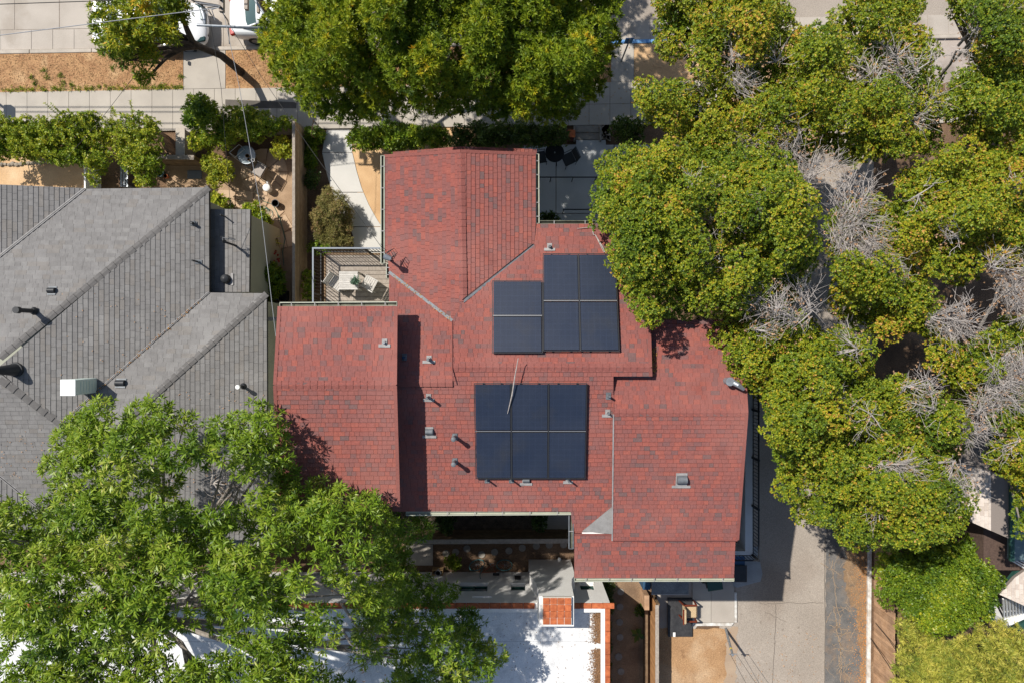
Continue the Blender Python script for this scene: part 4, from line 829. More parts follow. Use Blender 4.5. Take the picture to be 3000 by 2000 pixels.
bin_(P(843, 1022, 0), 'blue wheelie bin in the dark gap beside the grey house', m_navy); bin_(P(841, 1062, 0), 'black wheelie bin in the dark gap beside the grey house', m_char)
bin_(P(2072, 1680, 0), 'dark green wheelie bin sticking out below the rear gutter', m_green, .15); bin_(P(2136, 1650, 0), 'tall black wheelie bin under the terrace corner', m_char, 0, 1.05, 1.2); bin_(P(2134, 1612, 0), 'navy wheelie bin behind the black one under the terrace', m_navy, 0, 1, 1.1)
a = P(797, 929, 4.0); strip_b = thing('cross_beam', 'pale beam bridging the gap between the grey and red roofs', 'beam', P(800, 935)); a = P(782, 929, 3.6); b = P(830, 940, 3.6); box('beam', m_pale, strip_b, a.x, b.x, b.y, a.y, 3.45, 3.6); box('post', m_pale, strip_b, b.x-.3, b.x-.18, b.y+.02, a.y-.02, 0, 3.45)
# ------------------------------------------------------------------ patio furniture and rails
c = P(1620, 460, 0); c = P(1622, 462, 0); t = thing('patio_table', 'round black patio table in the shade', 'table', c); MB().cyl(c+Vector((0, 0, .70)), .39, .025, 30).build('top', m_black, t, smooth=True); MB().cyl(c+Vector((0, 0, .726)), .03, .04, 12).build('umbrella_ring', m_metal, t, smooth=True)
for k in range(4): q = .3+k*math.pi/2; MB().tube([c+Vector((.3*math.cos(q), .3*math.sin(q), .7)), c+Vector((.4*math.cos(q), .4*math.sin(q), 0))], .014, 6).build('leg', m_black, t)
m_mesh = M('charcoal_mesh', (.05, .055, .06), (.04, .044, .048), 30, .7, .1)
metal_chair(P(1664, 474, 0), math.radians(205), 'black mesh patio chair right of the round table', m_mesh, m_black); metal_chair(P(1580, 470, 0), math.radians(10), 'black mesh patio chair half under the eave', m_mesh, m_black)
def handrail(label, pts, h, posts, r=.02, mat=m_black, name='handrail'):
    t = thing(name, label, 'handrail', P(*pts[0])); q = [P(x, y, 0)+Vector((0, 0, h)) for x, y in pts]; MB().tube(q, r, 8).build('rail', mat, t, smooth=True)
    for x, y in posts: b = P(x, y, 0); MB().tube([b, b+Vector((0, 0, h))], r*.8, 8).build('post', mat, t, smooth=True)
handrail('long black handrail crossing the middle of the patio', [(1555, 534), (1990, 534)], .85, [(1560, 534), (1611, 534), (1674, 534), (1740, 534), (1810, 534), (1900, 534)], .025)
handrail('short black handrail on the lower patio', [(1645, 625), (1850, 625)], .8, [(1648, 625), (1740, 625), (1830, 625)], .025)
handrail('brown handrail beside the front walk steps', [(937, 372), (937, 380), (932, 416)], .95, [(937, 374), (935, 397), (932, 416)], .02, m_woodb)
mb = MB(); c = P(1670, 408, .0); t = thing('corner_post', 'red capped masonry post at the corner of the patio hedge', 'post', c); box('shaft', m_runder, t, c.x-.12, c.x+.12, c.y-.12, c.y+.12, 0, .7, bevel=.01); box('cap', m_terra, t, c.x-.15, c.x+.15, c.y-.15, c.y+.15, .7, .76, bevel=.01)
# ------------------------------------------------------------------ things behind the house
c = P(1285, 1672, 0); t = thing('cardboard_box', 'open cardboard box by the white wall', 'box', c); m_card = M('cardboard', (.38, .25, .12), (.33, .21, .10), 6, .9, .08)
for (x0, x1, y0, y1) in ((-.22, .22, .17, .19), (-.22, .22, -.19, -.17), (-.22, -.2, -.17, .17), (.2, .22, -.17, .17)): MB().box(c.x+x0, c.x+x1, c.y+y0, c.y+y1, 0, .42).build('side', m_card, t)
MB().obox(c+Vector((0, -.17, .43)), (.22, 0, 0), (0, .2, .02), (0, 0, .006)).build('flap', m_card, t); pot(c+Vector((.03, .1, .1)), .12, .42, m_metal, 'grey metal canister standing in the cardboard box', 'canister', 'canister')
# bicycle leaning on the wall
t = thing('bicycle', 'teal wheeled bicycle with rust coloured frame leaning on the white wall', 'bicycle', P(1450, 1680)); m_teal = M('teal_tyre', (.05, .15, .16), rough=.6, fine=.05); m_rust = M('rust_paint', (.30, .09, .035), (.24, .07, .03), 8, .5, .08)
lean = Vector((0, -.42, 1)).normalized(); b0_, b1_ = P(1398, 1640, 0), P(1478, 1644, 0); b0_.y = b1_.y = -9.12; ax = Vector((1, 0, 0)); nrm = ax.cross(lean)
for i, b in enumerate((b0_, b1_)):
    wc = b+lean*.335; w_ = MB().torus(wc, .32, .021, 30, 6, nrm if i else (nrm+Vector((.25, 0, 0)))).build('wheel', m_teal, t, smooth=True)
    s_ = MB(); hub = MB().tube([wc-nrm*.04, wc+nrm*.04], .025, 8).build('hub', m_metal, w_)
    for k in range(12): q = 2*math.pi*k/12; s_.tube([wc, wc+(ax*math.cos(q)+lean*math.sin(q))*.315], .0035, 4)
    s_.build('spokes', m_metal, w_)
w0, w1 = b0_+lean*.335, b1_+lean*.335; bb = (w0+w1)/2+ax*.08-lean*.03; hd = w0+ax*.16+lean*.5; sd = bb+ax*.16+lean*.52
for a, b, r in ((w0, hd, .016), (hd, bb, .018), (hd-lean*.06, sd-lean*.08, .018), (bb, sd, .017), (bb, w1, .012), (sd-lean*.1, w1, .011)): MB().tube([a, b], r, 7).build('frame_tube', m_rust, t)
MB().obox(sd+lean*.05, ax*.13, nrm*.07, lean*.025).build('saddle', m_black, t, bevel=.02); MB().tube([hd+lean*.1-nrm*.28+ax*.1, hd+lean*.14-nrm*.1, hd+lean*.14+nrm*.1, hd+lean*.1+nrm*.28+ax*.1], .014, 7).build('handlebar', m_teal, t); MB().tube([hd, hd+lean*.14], .014, 6).build('stem', m_metal, t)
MB().torus(bb, .09, .008, 16, 4, nrm).build('chainring', m_metal, t)
for k in (-1, 1): MB().tube([bb+nrm*k*.07, bb+nrm*k*.08+(ax*.1-lean*.13)*k, bb+nrm*k*.17+(ax*.1-lean*.13)*k], .011, 5).build('crank', m_metal, t)
c = P(1638, 1632, 0); t = thing('path_light', 'small white globe light on the ground by the chimney', 'light', c); 
mb = MB(); mb.tube([c+Vector((0, 0, .14)), c+Vector((0, 0, .17)), c+Vector((0, 0, .23)), c+Vector((0, 0, .27))], [.03, .07, .07, .02], 14); mb.build('globe', m_white, t, smooth=True); MB().cyl(c, .02, .15, 8).build('stake', m_black, t)
# shed box, lean-to and armchair in the service yard
t = thing('storage_shed', 'low storage shed with grey felt top behind the rear gutter', 'shed', P(1960, 1720)); m_felt = M('grey_felt', (.17, .18, .19), (.12, .13, .14), 3, .9, .25, 30)
a = P(1909, 1640, 1.75); b = P(2018, 1738, 1.75); box('body', m_char, t, a.x+.05, b.x-.05, b.y+.06, a.y, 0, 1.68); box('top', m_felt, t, a.x, b.x, b.y, a.y, 1.69, 1.75, bevel=.01); box('front_trim', m_pale, t, a.x, b.x, b.y-.04, b.y-.002, 1.66, 1.752)
a2 = P(1884, 1640, 1.6); box('side_cabinet', M('navy_paint', (.03, .075, .14), fine=.05), t, a2.x, a.x-.01, b.y+.1, a.y, 0, 1.6)
t = thing('storage_bench', 'low black tarpaulin covered box with a white label below the armchair', 'covered box', P(1985, 1810)); m_tarp = M('black_tarp', (.032, .032, .034), (.045, .045, .047), 6, .5, .12, 14, bump=.6)
a = P(1957, 1752, .16); b = P(2028, 1864, .16); mb = MB(); n1, n2 = 10, 14; rr_ = random.Random(9); vs_ = []
for i in range(n1+1):
    for j in range(n2+1):
        x = a.x+(b.x-a.x)*i/n1; y = a.y+(b.y-a.y)*j/n2; fold = .02*math.sin(math.atan2(y-a.y, x-a.x-.35)*14)*min(1, math.hypot(x-a.x-.35, y-a.y)); vs_.append((x, y, .15+fold*(0 < i < n1)*(0 < j < n2)))
mb.add(vs_, [(i*(n2+1)+j, i*(n2+1)+j+1, (i+1)*(n2+1)+j+1, (i+1)*(n2+1)+j) for i in range(n1) for j in range(n2)]); tp_ = mb.build('tarpaulin', m_tarp, t, smooth=True)
box('body', m_char, t, a.x+.01, b.x-.01, b.y+.01, a.y-.01, 0, .12); c = P(1975, 1857, .16); box('label', m_white, t, c.x-.05, c.x+.05, c.y-.09, c.y+.09, .165, .178)
def armchair(c, label):
    t = thing('armchair', label, 'armchair', c); c = Vector(c); m_fab = M('cream_patterned_fabric', (.52, .40, .25), (.46, .34, .20), 22, .9, .12, 35); m_red = M('red_brown_wood', (.16, .035, .016), (.12, .026, .012), 8, .4, .1)
    MB().box(c.x-.22, c.x+.30, c.y-.25, c.y+.25, c.z+.32, c.z+.46).build('seat', m_fab, t, bevel=.04); MB().obox(c+Vector((-.27, 0, .68)), (.06, 0, .02), (0, .30, 0), (-.05, 0, .30)).build('backrest', m_fab, t, bevel=.04)
    for k in (-1, 1):
        MB().bar(c+Vector((-.24, k*.33, .62)), c+Vector((.26, k*.33, .60)), .07, .04).build('armrest', m_red, t, bevel=.008); MB().bar(c+Vector((.27, k*.32, 0)), c+Vector((.25, k*.33, .6)), .05, .05).build('leg', m_red, t); MB().bar(c+Vector((-.32, k*.3, 0)), c+Vector((-.24, k*.3, .6)), .05, .05).build('leg', m_red, t)
    MB().bar(c+Vector((-.38, -.3, .98)), c+Vector((-.38, .3, .98)), .05, .04).build('top_rail', m_red, t)
    mb = MB()
    for i in range(6):
        for j in range(5): mb.torus(c+Vector((-.14+.085*i, -.18+.09*j, .461)), .03, .004, 8, 3)
    mb.build('seat_pattern', M('tan_weave', (.38, .26, .14), fine=0), t)
    return t
armchair(P(2012, 1779, .17), 'cream patterned armchair with red wooden arms on the pad edge')
# leaning steel post with two wires
A, B = P(2126, 1840, 0), Vector((P(2107, 1862, 0).x, P(2107, 1862, 0).y, 1.75)); t = thing('leaning_post', 'leaning grey steel post with a yellow band at the lane edge', 'post', A)
MB().tube([A, A+(B-A)*.2, B], [.055, .05, .045], 12).build('pipe', m_metal, t, smooth=True); d = (B-A).normalized(); MB().tube([A+(B-A)*.76, A+(B-A)*.79], .053, 12).build('band', M('yellow_tape', (.62, .45, .03), fine=0), t); MB().bar(B+Vector((-.14, .03, -.04)), B+Vector((.16, .06, .02)), .03, .02).build('crossbar', m_metal, t)
for k, x in enumerate((-.1, .14)): tag(MB().tube([B+Vector((x, .05, 0)), Vector((9.6+k*.5, -14.2, 2.0)), Vector((11.8+k*.5, -18, 2.4))], .008, 5).build('wire', m_wired), f"thin wire running down from the leaning post, {['left', 'right'][k]} of the two", 'wire', 'wires from the leaning post')
# ------------------------------------------------------------------ street pole, lamp arm, wires
pb = P(846, 120, 0); t = thing('utility_pole', 'wooden utility pole with stub crossarms above the parked car', 'utility pole', pb); m_pole = M('pole_wood', (.15, .11, .08), (.10, .075, .055), 6, .9, .25)
MB().tube([pb, pb+Vector((0, 0, 9.6))], [.17, .12], 14).build('pole', m_pole, t, smooth=True)
def arm(px, y_end, z, ext, w_=.11): a = P(px, y_end, z); MB().bar((a.x, a.y, z), (a.x, pb.y+ext, z), w_, .14).build('crossarm', m_wood, t); return a
a1 = arm(650, 36, 6.6, .3, .14); a2 = arm(722, 30, 4.7, .0, .12); a3 = arm(757, 39, 3.8, .0, .09)
for x, z in ((a1.x, 6.6), (a2.x, 4.7), (a3.x, 3.8)): MB().bar((x, pb.y, z), (pb.x, pb.y, z), .1, .12).build('brace', m_wood, t)
MB().bar((pb.x, pb.y-1.3, 7.25), (pb.x, pb.y+1.3, 7.25), .12, .12).build('crossarm', m_wood, t)
for k in range(3): MB().cyl((a1.x, a1.y+.1+.25*k, 6.67), .04, .12, 8).build('insulator', m_char, t)
la = thing('street_lamp', 'street lamp on a long grey pipe arm over the parked cars', 'street lamp', pb); p0, p1 = P(806, 88, 6.0), P(577, 74, 6.3); p0 = Vector((pb.x, pb.y-.1, 5.9)); p0 = P(800, 84, 6.0)
MB().tube([Vector((pb.x, pb.y, 5.4)), p0, P(690, 80, 6.25), p1], [.04, .05, .045, .04], 10).build('arm', m_metal, la, smooth=True); MB().tube([P(601, 72, 6.3), P(598, 45, 6.35), P(590, 25, 6.35)], [.05, .09, .06], 10).build('head', m_metal, la, smooth=True); MB().obox(P(594, 45, 6.22), (.07, 0, 0), (0, .16, 0), (0, 0, .05)).build('lens', m_tglass, la, bevel=.02)
def wire(label, pts, r, mat=None, sag=0):
    q = []
    for a, b in zip(pts, pts[1:]):
        a, b = Vector(a), Vector(b); n = 14
        for i in range(n): s_ = i/n; q.append(a+(b-a)*s_-Vector((0, 0, sag*4*s_*(1-s_))))
    q.append(Vector(pts[-1])); return tag(MB().tube(q, r, 6).build('wire', mat or m_wire, smooth=True), label, 'wire', 'overhead wires')
wire('thick silver cable running from the pole to the left edge', [a1+Vector((0, .1, .1)), P(0, 104, 6.6), P(-700, 200, 6.6)], .013)
wire('cable bundle along the very top of the picture at the left', [P(330, 2, 6.8), P(0, 13, 6.8), P(-700, 40, 6.8)], .014, m_wired)
wire('service cable from the pole down to the red roof mast', [a1, P(770, 232, 6.8), P(905, 430, 6.9), P(1140, 756, 7.6)], .008, m_wired)
wire('long service cable crossing the garden to the red wing eave', [a1+Vector((.05, 0, 0)), P(700, 250, 6.6), P(765, 620, 6.5), P(808, 985, 7.2)], .009)
wire('service cable from the pole to the grey annex', [P(615, 55, 6.6), P(648, 260, 6.2), P(668, 520, 5.0), P(686, 716, 4.1)], .007, m_wired)
wire('slack black cable loop beside the pole', [a1, P(668, 60, 6.3), P(672, 130, 6.2)], .014, m_wired)
wire('thin line slanting over the hedge and the parking strip', [P(400, 215, 3.6), P(300, 345, 3.0), P(190, 470, 2.5)], .007, m_wired)
for k, (y, z) in enumerate(((13.15, 7.3), (12.95, 7.3), (12.45, 7.25), (12.2, 7.25))): wire(f"street line {['outermost', 'second', 'third', 'nearest'][k]} of four casting shadows on the sidewalk", [(pb.x, y, z), (-45, y, z)], .022, m_wired)
for k in range(6):
    a = a1+Vector((-.9+.13*k, .3-.06*k, .05)); MB().tube([a1+Vector((0, .2, 0)), a+Vector((-.1, .1, -.1)), P(600+k*6, 20+k*8, 6.4)], .018, 5).build('jumper_wire', m_wire if k % 2 else m_wired, t)
# sign post by the blue kerb
b = P(1819, 183, 0); t = thing('sign_post', 'slim post with a small blue and white sign facing the street', 'sign', b); MB().bar(b, b+Vector((0, 0, 2.25)), .05, .05).build('post', m_metal, t); MB().obox(b+Vector((0, .04, 1.95)), (.155, 0, 0), (0, .008, 0), (0, 0, .24)).build('sign_plate', m_blue, t); MB().obox(b+Vector((0, .052, 1.95)), (.11, 0, 0), (0, .003, 0), (0, 0, .14)).build('sign_symbol', m_white, t)
b = P(2, 305, 0); b = P(-8, 300, 0); t = thing('letter_box', 'dark post box at the left edge of the sidewalk', 'post box', b); MB().bar(b, b+Vector((0, 0, .9)), .07, .07).build('post', m_char, t); MB().obox(b+Vector((0, 0, 1.05)), (.17, 0, 0), (0, .24, 0), (0, 0, .16)).build('body', m_char, t, bevel=.03)
# ------------------------------------------------------------------ parked cars
def loft(mb, secs, m=0, cap=True):
    n = len(secs[0]); vs_ = [v for s_ in secs for v in s_]
    fs = [(i*n+j, (i+1)*n+j, (i+1)*n+(j+1) % n, i*n+(j+1) % n) for i in range(len(secs)-1) for j in range(n)]
    if cap: fs += [tuple(range(n)), tuple((len(secs)-1)*n+j for j in range(n-1, -1, -1))]
    mb.add(vs_, fs, m)
def car(label, cx, cy, L, W, paint, rear_dark=False):
    "saloon pointing to +x, centred at cx, cy"
    t = thing('parked_car', label, 'car', (cx, cy, 0), 'cars parked along the kerb')
    def ring(x, hw, zb, zs, zt, crown=.03):
        return [Vector((cx+x, cy+y, z)) for y, z in ((-hw*.86, zb), (-hw, zb+.18), (-hw*1.0, zs), (-hw*.93, zt-.03), (-hw*.5, zt+crown*.6), (0, zt+crown), (hw*.5, zt+crown*.6), (hw*.93, zt-.03), (hw*1.0, zs), (hw, zb+.18), (hw*.86, zb))]
    h = L/2; w_ = W/2; prof = [(-h, .68, .38, .55, .72), (-h+.06, .86, .28, .6, .9), (-h+.3, .97, .22, .68, .98), (-h+.75, 1, .2, .72, 1.0), (-.9, 1, .2, .74, .99), (0, 1, .2, .74, .98), (.75, 1, .2, .74, .97), (1.1, 1, .2, .72, .95), (h-.75, .99, .2, .68, .88), (h-.3, .94, .22, .6, .78), (h-.06, .8, .28, .52, .66), (h, .6, .36, .48, .56)]
    mb = MB(); loft(mb, [ring(x, k*w_, zb, zs, zt) for x, k, zb, zs, zt in prof]); body = mb.build('body', paint, t, smooth=True); body.modifiers.new('s', 'SUBSURF').levels = 1; body.modifiers['s'].render_levels = 2
    def gr(x, hw, z, zb=.93): return [Vector((cx+x, cy+y, q)) for y, q in ((-hw*1.0-.06, zb), (-hw*.96, z-.05), (-hw*.6, z+.012), (0, z+.03), (hw*.6, z+.012), (hw*.96, z-.05), (hw*1.0+.06, zb))]
    mb = MB(); loft(mb, [gr(-1.62, w_*.62, .96), gr(-.95, w_*.70, 1.38), gr(-.2, w_*.72, 1.45), (gr(.35, w_*.72, 1.42)), gr(1.25, w_*.70, .97)]); mb.build('windows', M('car_glass', (.05, .085, .08), rough=.08, fine=0, spec=.8) if 'car_glass' not in bpy.data.materials else bpy.data.materials['car_glass'], t, smooth=True)
    def rf(x, hw, z): return [Vector((cx+x, cy+y, q)) for y, q in ((-hw*.97, z-.045), (-hw*.6, z+.02), (0, z+.038), (hw*.6, z+.02), (hw*.97, z-.045))]
    mb = MB(); s_ = [rf(-1.0, w_*.70, 1.375), rf(-.6, w_*.72, 1.43), rf(-.2, w_*.725, 1.455), rf(.2, w_*.725, 1.435), rf(.42, w_*.72, 1.40)]; n = 5
    mb.add([v for q in s_ for v in q], [(i*n+j, (i+1)*n+j, (i+1)*n+j+1, i*n+j+1) for i in range(4) for j in range(4)]); r_ = mb.build('roof', paint, t, smooth=True); r_.modifiers.new('s', 'SOLIDIFY').thickness = .02
    for sgn in (-1, 1):
        for a, b in (((-1.0, .70, 1.36), (-1.66, .66, .98)), ((.4, .72, 1.39), (1.28, .73, .97))): MB().bar((cx+a[0], cy+sgn*w_*a[1], a[2]), (cx+b[0], cy+sgn*w_*(b[1]+.05), b[2]), .05, .05).build('pillar', paint, t)
        MB().bar((cx-.1, cy+sgn*w_*.74, 1.40), (cx-.12, cy+sgn*w_*.86, .97), .05, .04).build('pillar', m_black, t)
        MB().obox((cx+.78, cy+sgn*(w_+.07), 1.0), (.05, 0, 0), (0, .08, 0), (0, 0, .06)).build('door_mirror', paint, t, bevel=.02)
        MB().obox((cx-h+.13, cy+sgn*w_*.74, .78), (.09, -sgn*.03, 0), (sgn*.03, .17, 0), (0, 0, .085)).build('taillight', M('tail_red', (.35, .012, .012), rough=.2, fine=0) if 'tail_red' not in bpy.data.materials else bpy.data.materials['tail_red'], t, bevel=.03)
        MB().obox((cx+h-.25, cy+sgn*w_*.73, .68), (.2, -sgn*.06, -.02), (0, .09, 0), (0, 0, .05)).build('headlight', m_glass, t, bevel=.02)
        for x in (-1.35, 1.4):
            wc = Vector((cx+x, cy+sgn*(w_-.1), .32)); w1_ = MB().tube([wc-Vector((0, .1, 0)), wc+Vector((0, .1, 0))], .32, 22).build('wheel', m_black, t, smooth=True); MB().tube([wc+Vector((0, sgn*.1, 0)), wc+Vector((0, sgn*.112, 0))], .2, 16).build('rim', m_metal, w1_, smooth=True)
        MB().bar((cx-h*.5, cy+sgn*(w_+.004), .8), (cx+.9, cy+sgn*(w_+.004), .8), .012, .03).build('door_trim', m_metal, t)
    MB().obox((cx+h-.06, cy, .48), (.05, 0, 0), (0, w_*.5, 0), (0, 0, .07)).build('grille', m_black, t, bevel=.02); MB().obox((cx-h+.04, cy, .58), (.03, 0, 0), (0, .26, 0), (0, 0, .06)).build('number_plate', m_white, t)
m_car = M('white_car_paint', (.80, .81, .82), rough=.25, fine=0, spec=.6); m_carg = M('silver_white_paint', (.72, .74, .75), rough=.2, fine=0, spec=.6)
a = P(437, 68, .75); car('white car under the small street tree, its nose showing beside the trunk', a.x, a.y, 4.6, 1.8, m_car)
a = P(838, 45, .75); car('white car with red taillight beside the utility pole, half under the big tree', a.x, a.y, 4.6, 1.8, m_carg)
# ------------------------------------------------------------------ vegetation
def np_mesh(name, V, tint, mat, nv=4):
    n = len(V)//nv; me = bpy.data.meshes.new(name)
    me.vertices.add(len(V)); me.vertices.foreach_set('co', np.ascontiguousarray(V, dtype=np.float32).ravel())
    me.loops.add(len(V)); me.loops.foreach_set('vertex_index', np.arange(len(V), dtype=np.int32))
    me.polygons.add(n); me.polygons.foreach_set('loop_start', np.arange(0, len(V), nv, dtype=np.int32)); me.polygons.foreach_set('loop_total', np.full(n, nv, dtype=np.int32))
    a = me.attributes.new('tint', 'FLOAT', 'FACE'); a.data.foreach_set('value', tint.astype(np.float32))
    me.materials.append(mat); me.update(calc_edges=True); return me
def nrm_(a): return a/np.maximum(1e-9, np.linalg.norm(a, axis=-1, keepdims=True))
def sprigs(rg, pos, axis, k, L, W, th=(.5, 1.3), tint=None, tj=.18, curl=.1):
    "k leaves round each sprig: pointed quads, slightly cupped"
    N = len(pos); axis = nrm_(axis); h = np.where(np.abs(axis[:, 2:3]) < .9, np.array([[0, 0, 1.]]), np.array([[1., 0, 0]]))
    e1 = nrm_(np.cross(axis, h)); e2 = np.cross(axis, e1)
    ph = (rg.uniform(0, 6.283, (N, 1))+np.arange(k)*6.283/k+rg.normal(0, .35, (N, k)))[..., None]; t = rg.uniform(th[0], th[1], (N, k))[..., None]
    rad = np.cos(ph)*e1[:, None]+np.sin(ph)*e2[:, None]; d = np.cos(t)*axis[:, None]+np.sin(t)*rad
    s = -np.sin(ph)*e1[:, None]+np.cos(ph)*e2[:, None]; s = nrm_(s+rg.normal(0, .35, s.shape)); l = L*rg.uniform(.65, 1.2, (N, k, 1)); wd = W*rg.uniform(.8, 1.2, (N, k, 1))
    b = pos[:, None]+d*l*.08; tip = b+d*l-axis[:, None]*l*curl; mid = b+d*l*.48+axis[:, None]*l*.04
    V = np.stack([b, mid+s*wd*.5, tip, mid-s*wd*.5], 2).reshape(-1, 3)
    tt = (tint[:, None] if tint is not None else np.full((N, 1), .5))+rg.normal(0, tj, (N, k))
    return V, np.clip(tt, 0, 1).reshape(-1)
def inside(poly, x, y):
    p = np.array(poly, float); c = np.zeros(x.shape, bool); j = len(p)-1
    for i in range(len(p)):
        xi, yi = p[i]; xj, yj = p[j]
        c ^= ((yi > y) != (yj > y)) & (x < (xj-xi)*(y-yi)/(yj-yi+1e-12)+xi); j = i
    return c
def edge_d(poly, x, y):
    p = np.array(poly, float); d = np.full(x.shape, 1e9)
    for i in range(len(p)):
        a, b = p[i], p[(i+1) % len(p)]; ab = b-a; t = np.clip(((x-a[0])*ab[0]+(y-a[1])*ab[1])/(ab@ab+1e-9), 0, 1)
        d = np.minimum(d, np.hypot(x-a[0]-ab[0]*t, y-a[1]-ab[1]*t))
    return d
def clumps(rg, poly, zlo, zhi, r=(.5, .8), gap=.8, dome=150., holes=(), jz=.35, relief=0., drop=0.):
    "leaf clumps filling an outline seen from above, domed"
    p = np.array(poly, float); s = .0005*(H-(zlo+zhi)/2); lo, hi = p.min(0), p.max(0); rm = (r[0]+r[1])/2/s
    A = (hi-lo).prod(); n = int(A/(rm*gap)**2*10); x = rg.uniform(lo[0], hi[0], n); y = rg.uniform(lo[1], hi[1], n)
    ok = inside(poly, x, y); d = edge_d(poly, x, y); ok &= d > rm*.62
    for hx, hy, hr in holes: ok &= np.hypot(x-hx, y-hy) > hr+rm*.55
    x, y, d = x[ok], y[ok], d[ok]; keep = []; g = (rm*gap)**2
    K = np.zeros((0, 2))
    for i in range(len(x)):
        if len(keep) == 0 or np.min((x[keep]-x[i])**2+(y[keep]-y[i])**2) > g: keep.append(i)
    x, y, d = x[keep], y[keep], d[keep]; f = np.sqrt(1-(1-np.clip(d/dome, 0, 1))**2)
    z = zlo+(zhi-zlo)*f+rg.normal(0, jz, len(x))
    if relief:
        for wlen in (420, 260, 150):
            a = rg.uniform(0, 6.28, 3); z = z+relief*.55*np.sin(x*6.28/wlen*np.cos(a[0])+y*6.28/wlen*np.sin(a[0])+a[1])
    if drop: kk = rg.uniform(0, 1, len(x)) > drop; x, y, z = x[kk], y[kk], z[kk]
    sc = .0005*(H-z)
    return np.stack([(x-1500)*sc, (1000-y)*sc, z, rg.uniform(r[0], r[1], len(x))], 1)
def foliage(rg, C, dens, k, L, W, th=(.5, 1.3), flat=.75, zmin=-.35, tmean=.5, tclump=.12, up=.5, tj=.16, core=.35, curl=.1, rough=.25, ts=.08):
    pos, ax, tn = [], [], []
    for x, y, z, r in C:
        n = max(4, int(dens*12.57*r*r*.65)); v = nrm_(rg.normal(0, 1, (n*2, 3))); v = v[v[:, 2] > zmin][:n]; rad = 1-rough*rg.uniform(0, 1, (len(v), 1))**1.5
        nb = np.sin(v[:, :1]*6+x*3)*np.sin(v[:, 1:2]*6+y*3)*.16+np.sin(v[:, :1]*11+y*5)*np.sin(v[:, 1:2]*11+x*5)*.10
        q = np.array([x, y, z])+v*(rad+nb)*r*np.array([1, 1, flat]); pos.append(q); ax.append(v+np.array([0, 0, up])+rg.normal(0, .35, v.shape)); tn.append(np.full(len(v), tmean+rg.normal(0, tclump))+rg.normal(0, ts, len(v)))
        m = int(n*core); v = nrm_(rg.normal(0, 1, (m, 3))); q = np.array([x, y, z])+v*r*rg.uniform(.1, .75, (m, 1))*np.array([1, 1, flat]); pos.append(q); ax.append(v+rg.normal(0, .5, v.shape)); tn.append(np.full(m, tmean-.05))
    return sprigs(rg, np.concatenate(pos), np.concatenate(ax), k, L, W, th, np.concatenate(tn), tj, curl)
def twig_burst(rr_, mb, c, d, n, L, r0=.012):
    c = Vector(c)
    for i in range(n):
        v = Vector((rr_.gauss(0, 1), rr_.gauss(0, 1), rr_.gauss(.15, .5))).normalized()*.6+Vector(d); l = L*rr_.uniform(.5, 1.1); p = c+Vector((rr_.gauss(0, .12), rr_.gauss(0, .12), rr_.gauss(0, .08))); pts = [p]
        for s_ in range(3):
            v = (v+Vector((rr_.gauss(0, .35), rr_.gauss(0, .35), rr_.gauss(.05, .25)))).normalized(); p = p+v*l/3; pts.append(p)
            if s_ > 0:
                w_ = (v+Vector((rr_.gauss(0, .8), rr_.gauss(0, .8), rr_.gauss(0, .4)))).normalized(); mb.tube([p, p+w_*l*.17, p+(w_+v*.5)*l*.3], [r0*.55, r0*.45, r0*.3], 3, cap=False)
        mb.tube(pts, [r0, r0*.8, r0*.6, r0*.4], 3, cap=False)
def limbs(rr_, t, base, C, n, mat, r0=.16, fork=.45, trunk_r=.22, lean=None):
    base = Vector(base); cen = Vector((float(C[:, 0].mean()), float(C[:, 1].mean()), float(C[:, 2].mean()))); top = Vector((base.x+(cen.x-base.x)*.35, base.y+(cen.y-base.y)*.35, cen.z*fork))
    if lean: top = Vector(lean)
    m_ = (base+top)/2+Vector((rr_.uniform(-.15, .15), rr_.uniform(-.15, .15), 0))
    MB().tube([base-Vector((0, 0, .1)), base+Vector((0, 0, .25)), m_, top], [trunk_r*1.5, trunk_r*1.1, trunk_r, trunk_r*.85], 10).build('trunk', mat, t, smooth=True)
    idx = list(range(len(C))); rr_.shuffle(idx)
    for i in idx[:n]:
        e = Vector(C[i][:3])-Vector((0, 0, .25)); a = m_+(top-m_)*rr_.uniform(.25, 1.); mid = a+(e-a)*.5+Vector((rr_.uniform(-.3, .3), rr_.uniform(-.3, .3), -.1*(e-a).length*.5)); mb = MB()
        mb.tube([a, a+(mid-a)*.5+Vector((0, 0, .05)), mid, mid+(e-mid)*.6, e], [r0, r0*.8, r0*.55, r0*.35, r0*.12], 7)
        for j in sorted(idx, key=lambda q: (C[q][0]-e.x)**2+(C[q][1]-e.y)**2)[1:4]:
            f = Vector(C[j][:3]); mb.tube([mid+(e-mid)*.3, (mid+(e-mid)*.3+f)/2+Vector((0, 0, -.08)), f], [r0*.38, r0*.25, r0*.08], 5)
        mb.build('limb', mat, t, smooth=True)
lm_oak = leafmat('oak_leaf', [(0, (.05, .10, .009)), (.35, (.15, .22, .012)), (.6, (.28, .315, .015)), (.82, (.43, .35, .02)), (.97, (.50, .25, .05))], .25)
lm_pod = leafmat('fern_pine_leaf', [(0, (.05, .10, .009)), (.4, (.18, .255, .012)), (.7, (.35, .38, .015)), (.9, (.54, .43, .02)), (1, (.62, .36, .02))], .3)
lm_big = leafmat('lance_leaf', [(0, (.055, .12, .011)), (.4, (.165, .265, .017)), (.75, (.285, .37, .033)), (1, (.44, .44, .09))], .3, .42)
lm_grn = leafmat('shrub_leaf', [(0, (.055, .115, .012)), (.5, (.185, .275, .018)), (.8, (.34, .38, .026)), (1, (.50, .45, .035))], .3, .42)
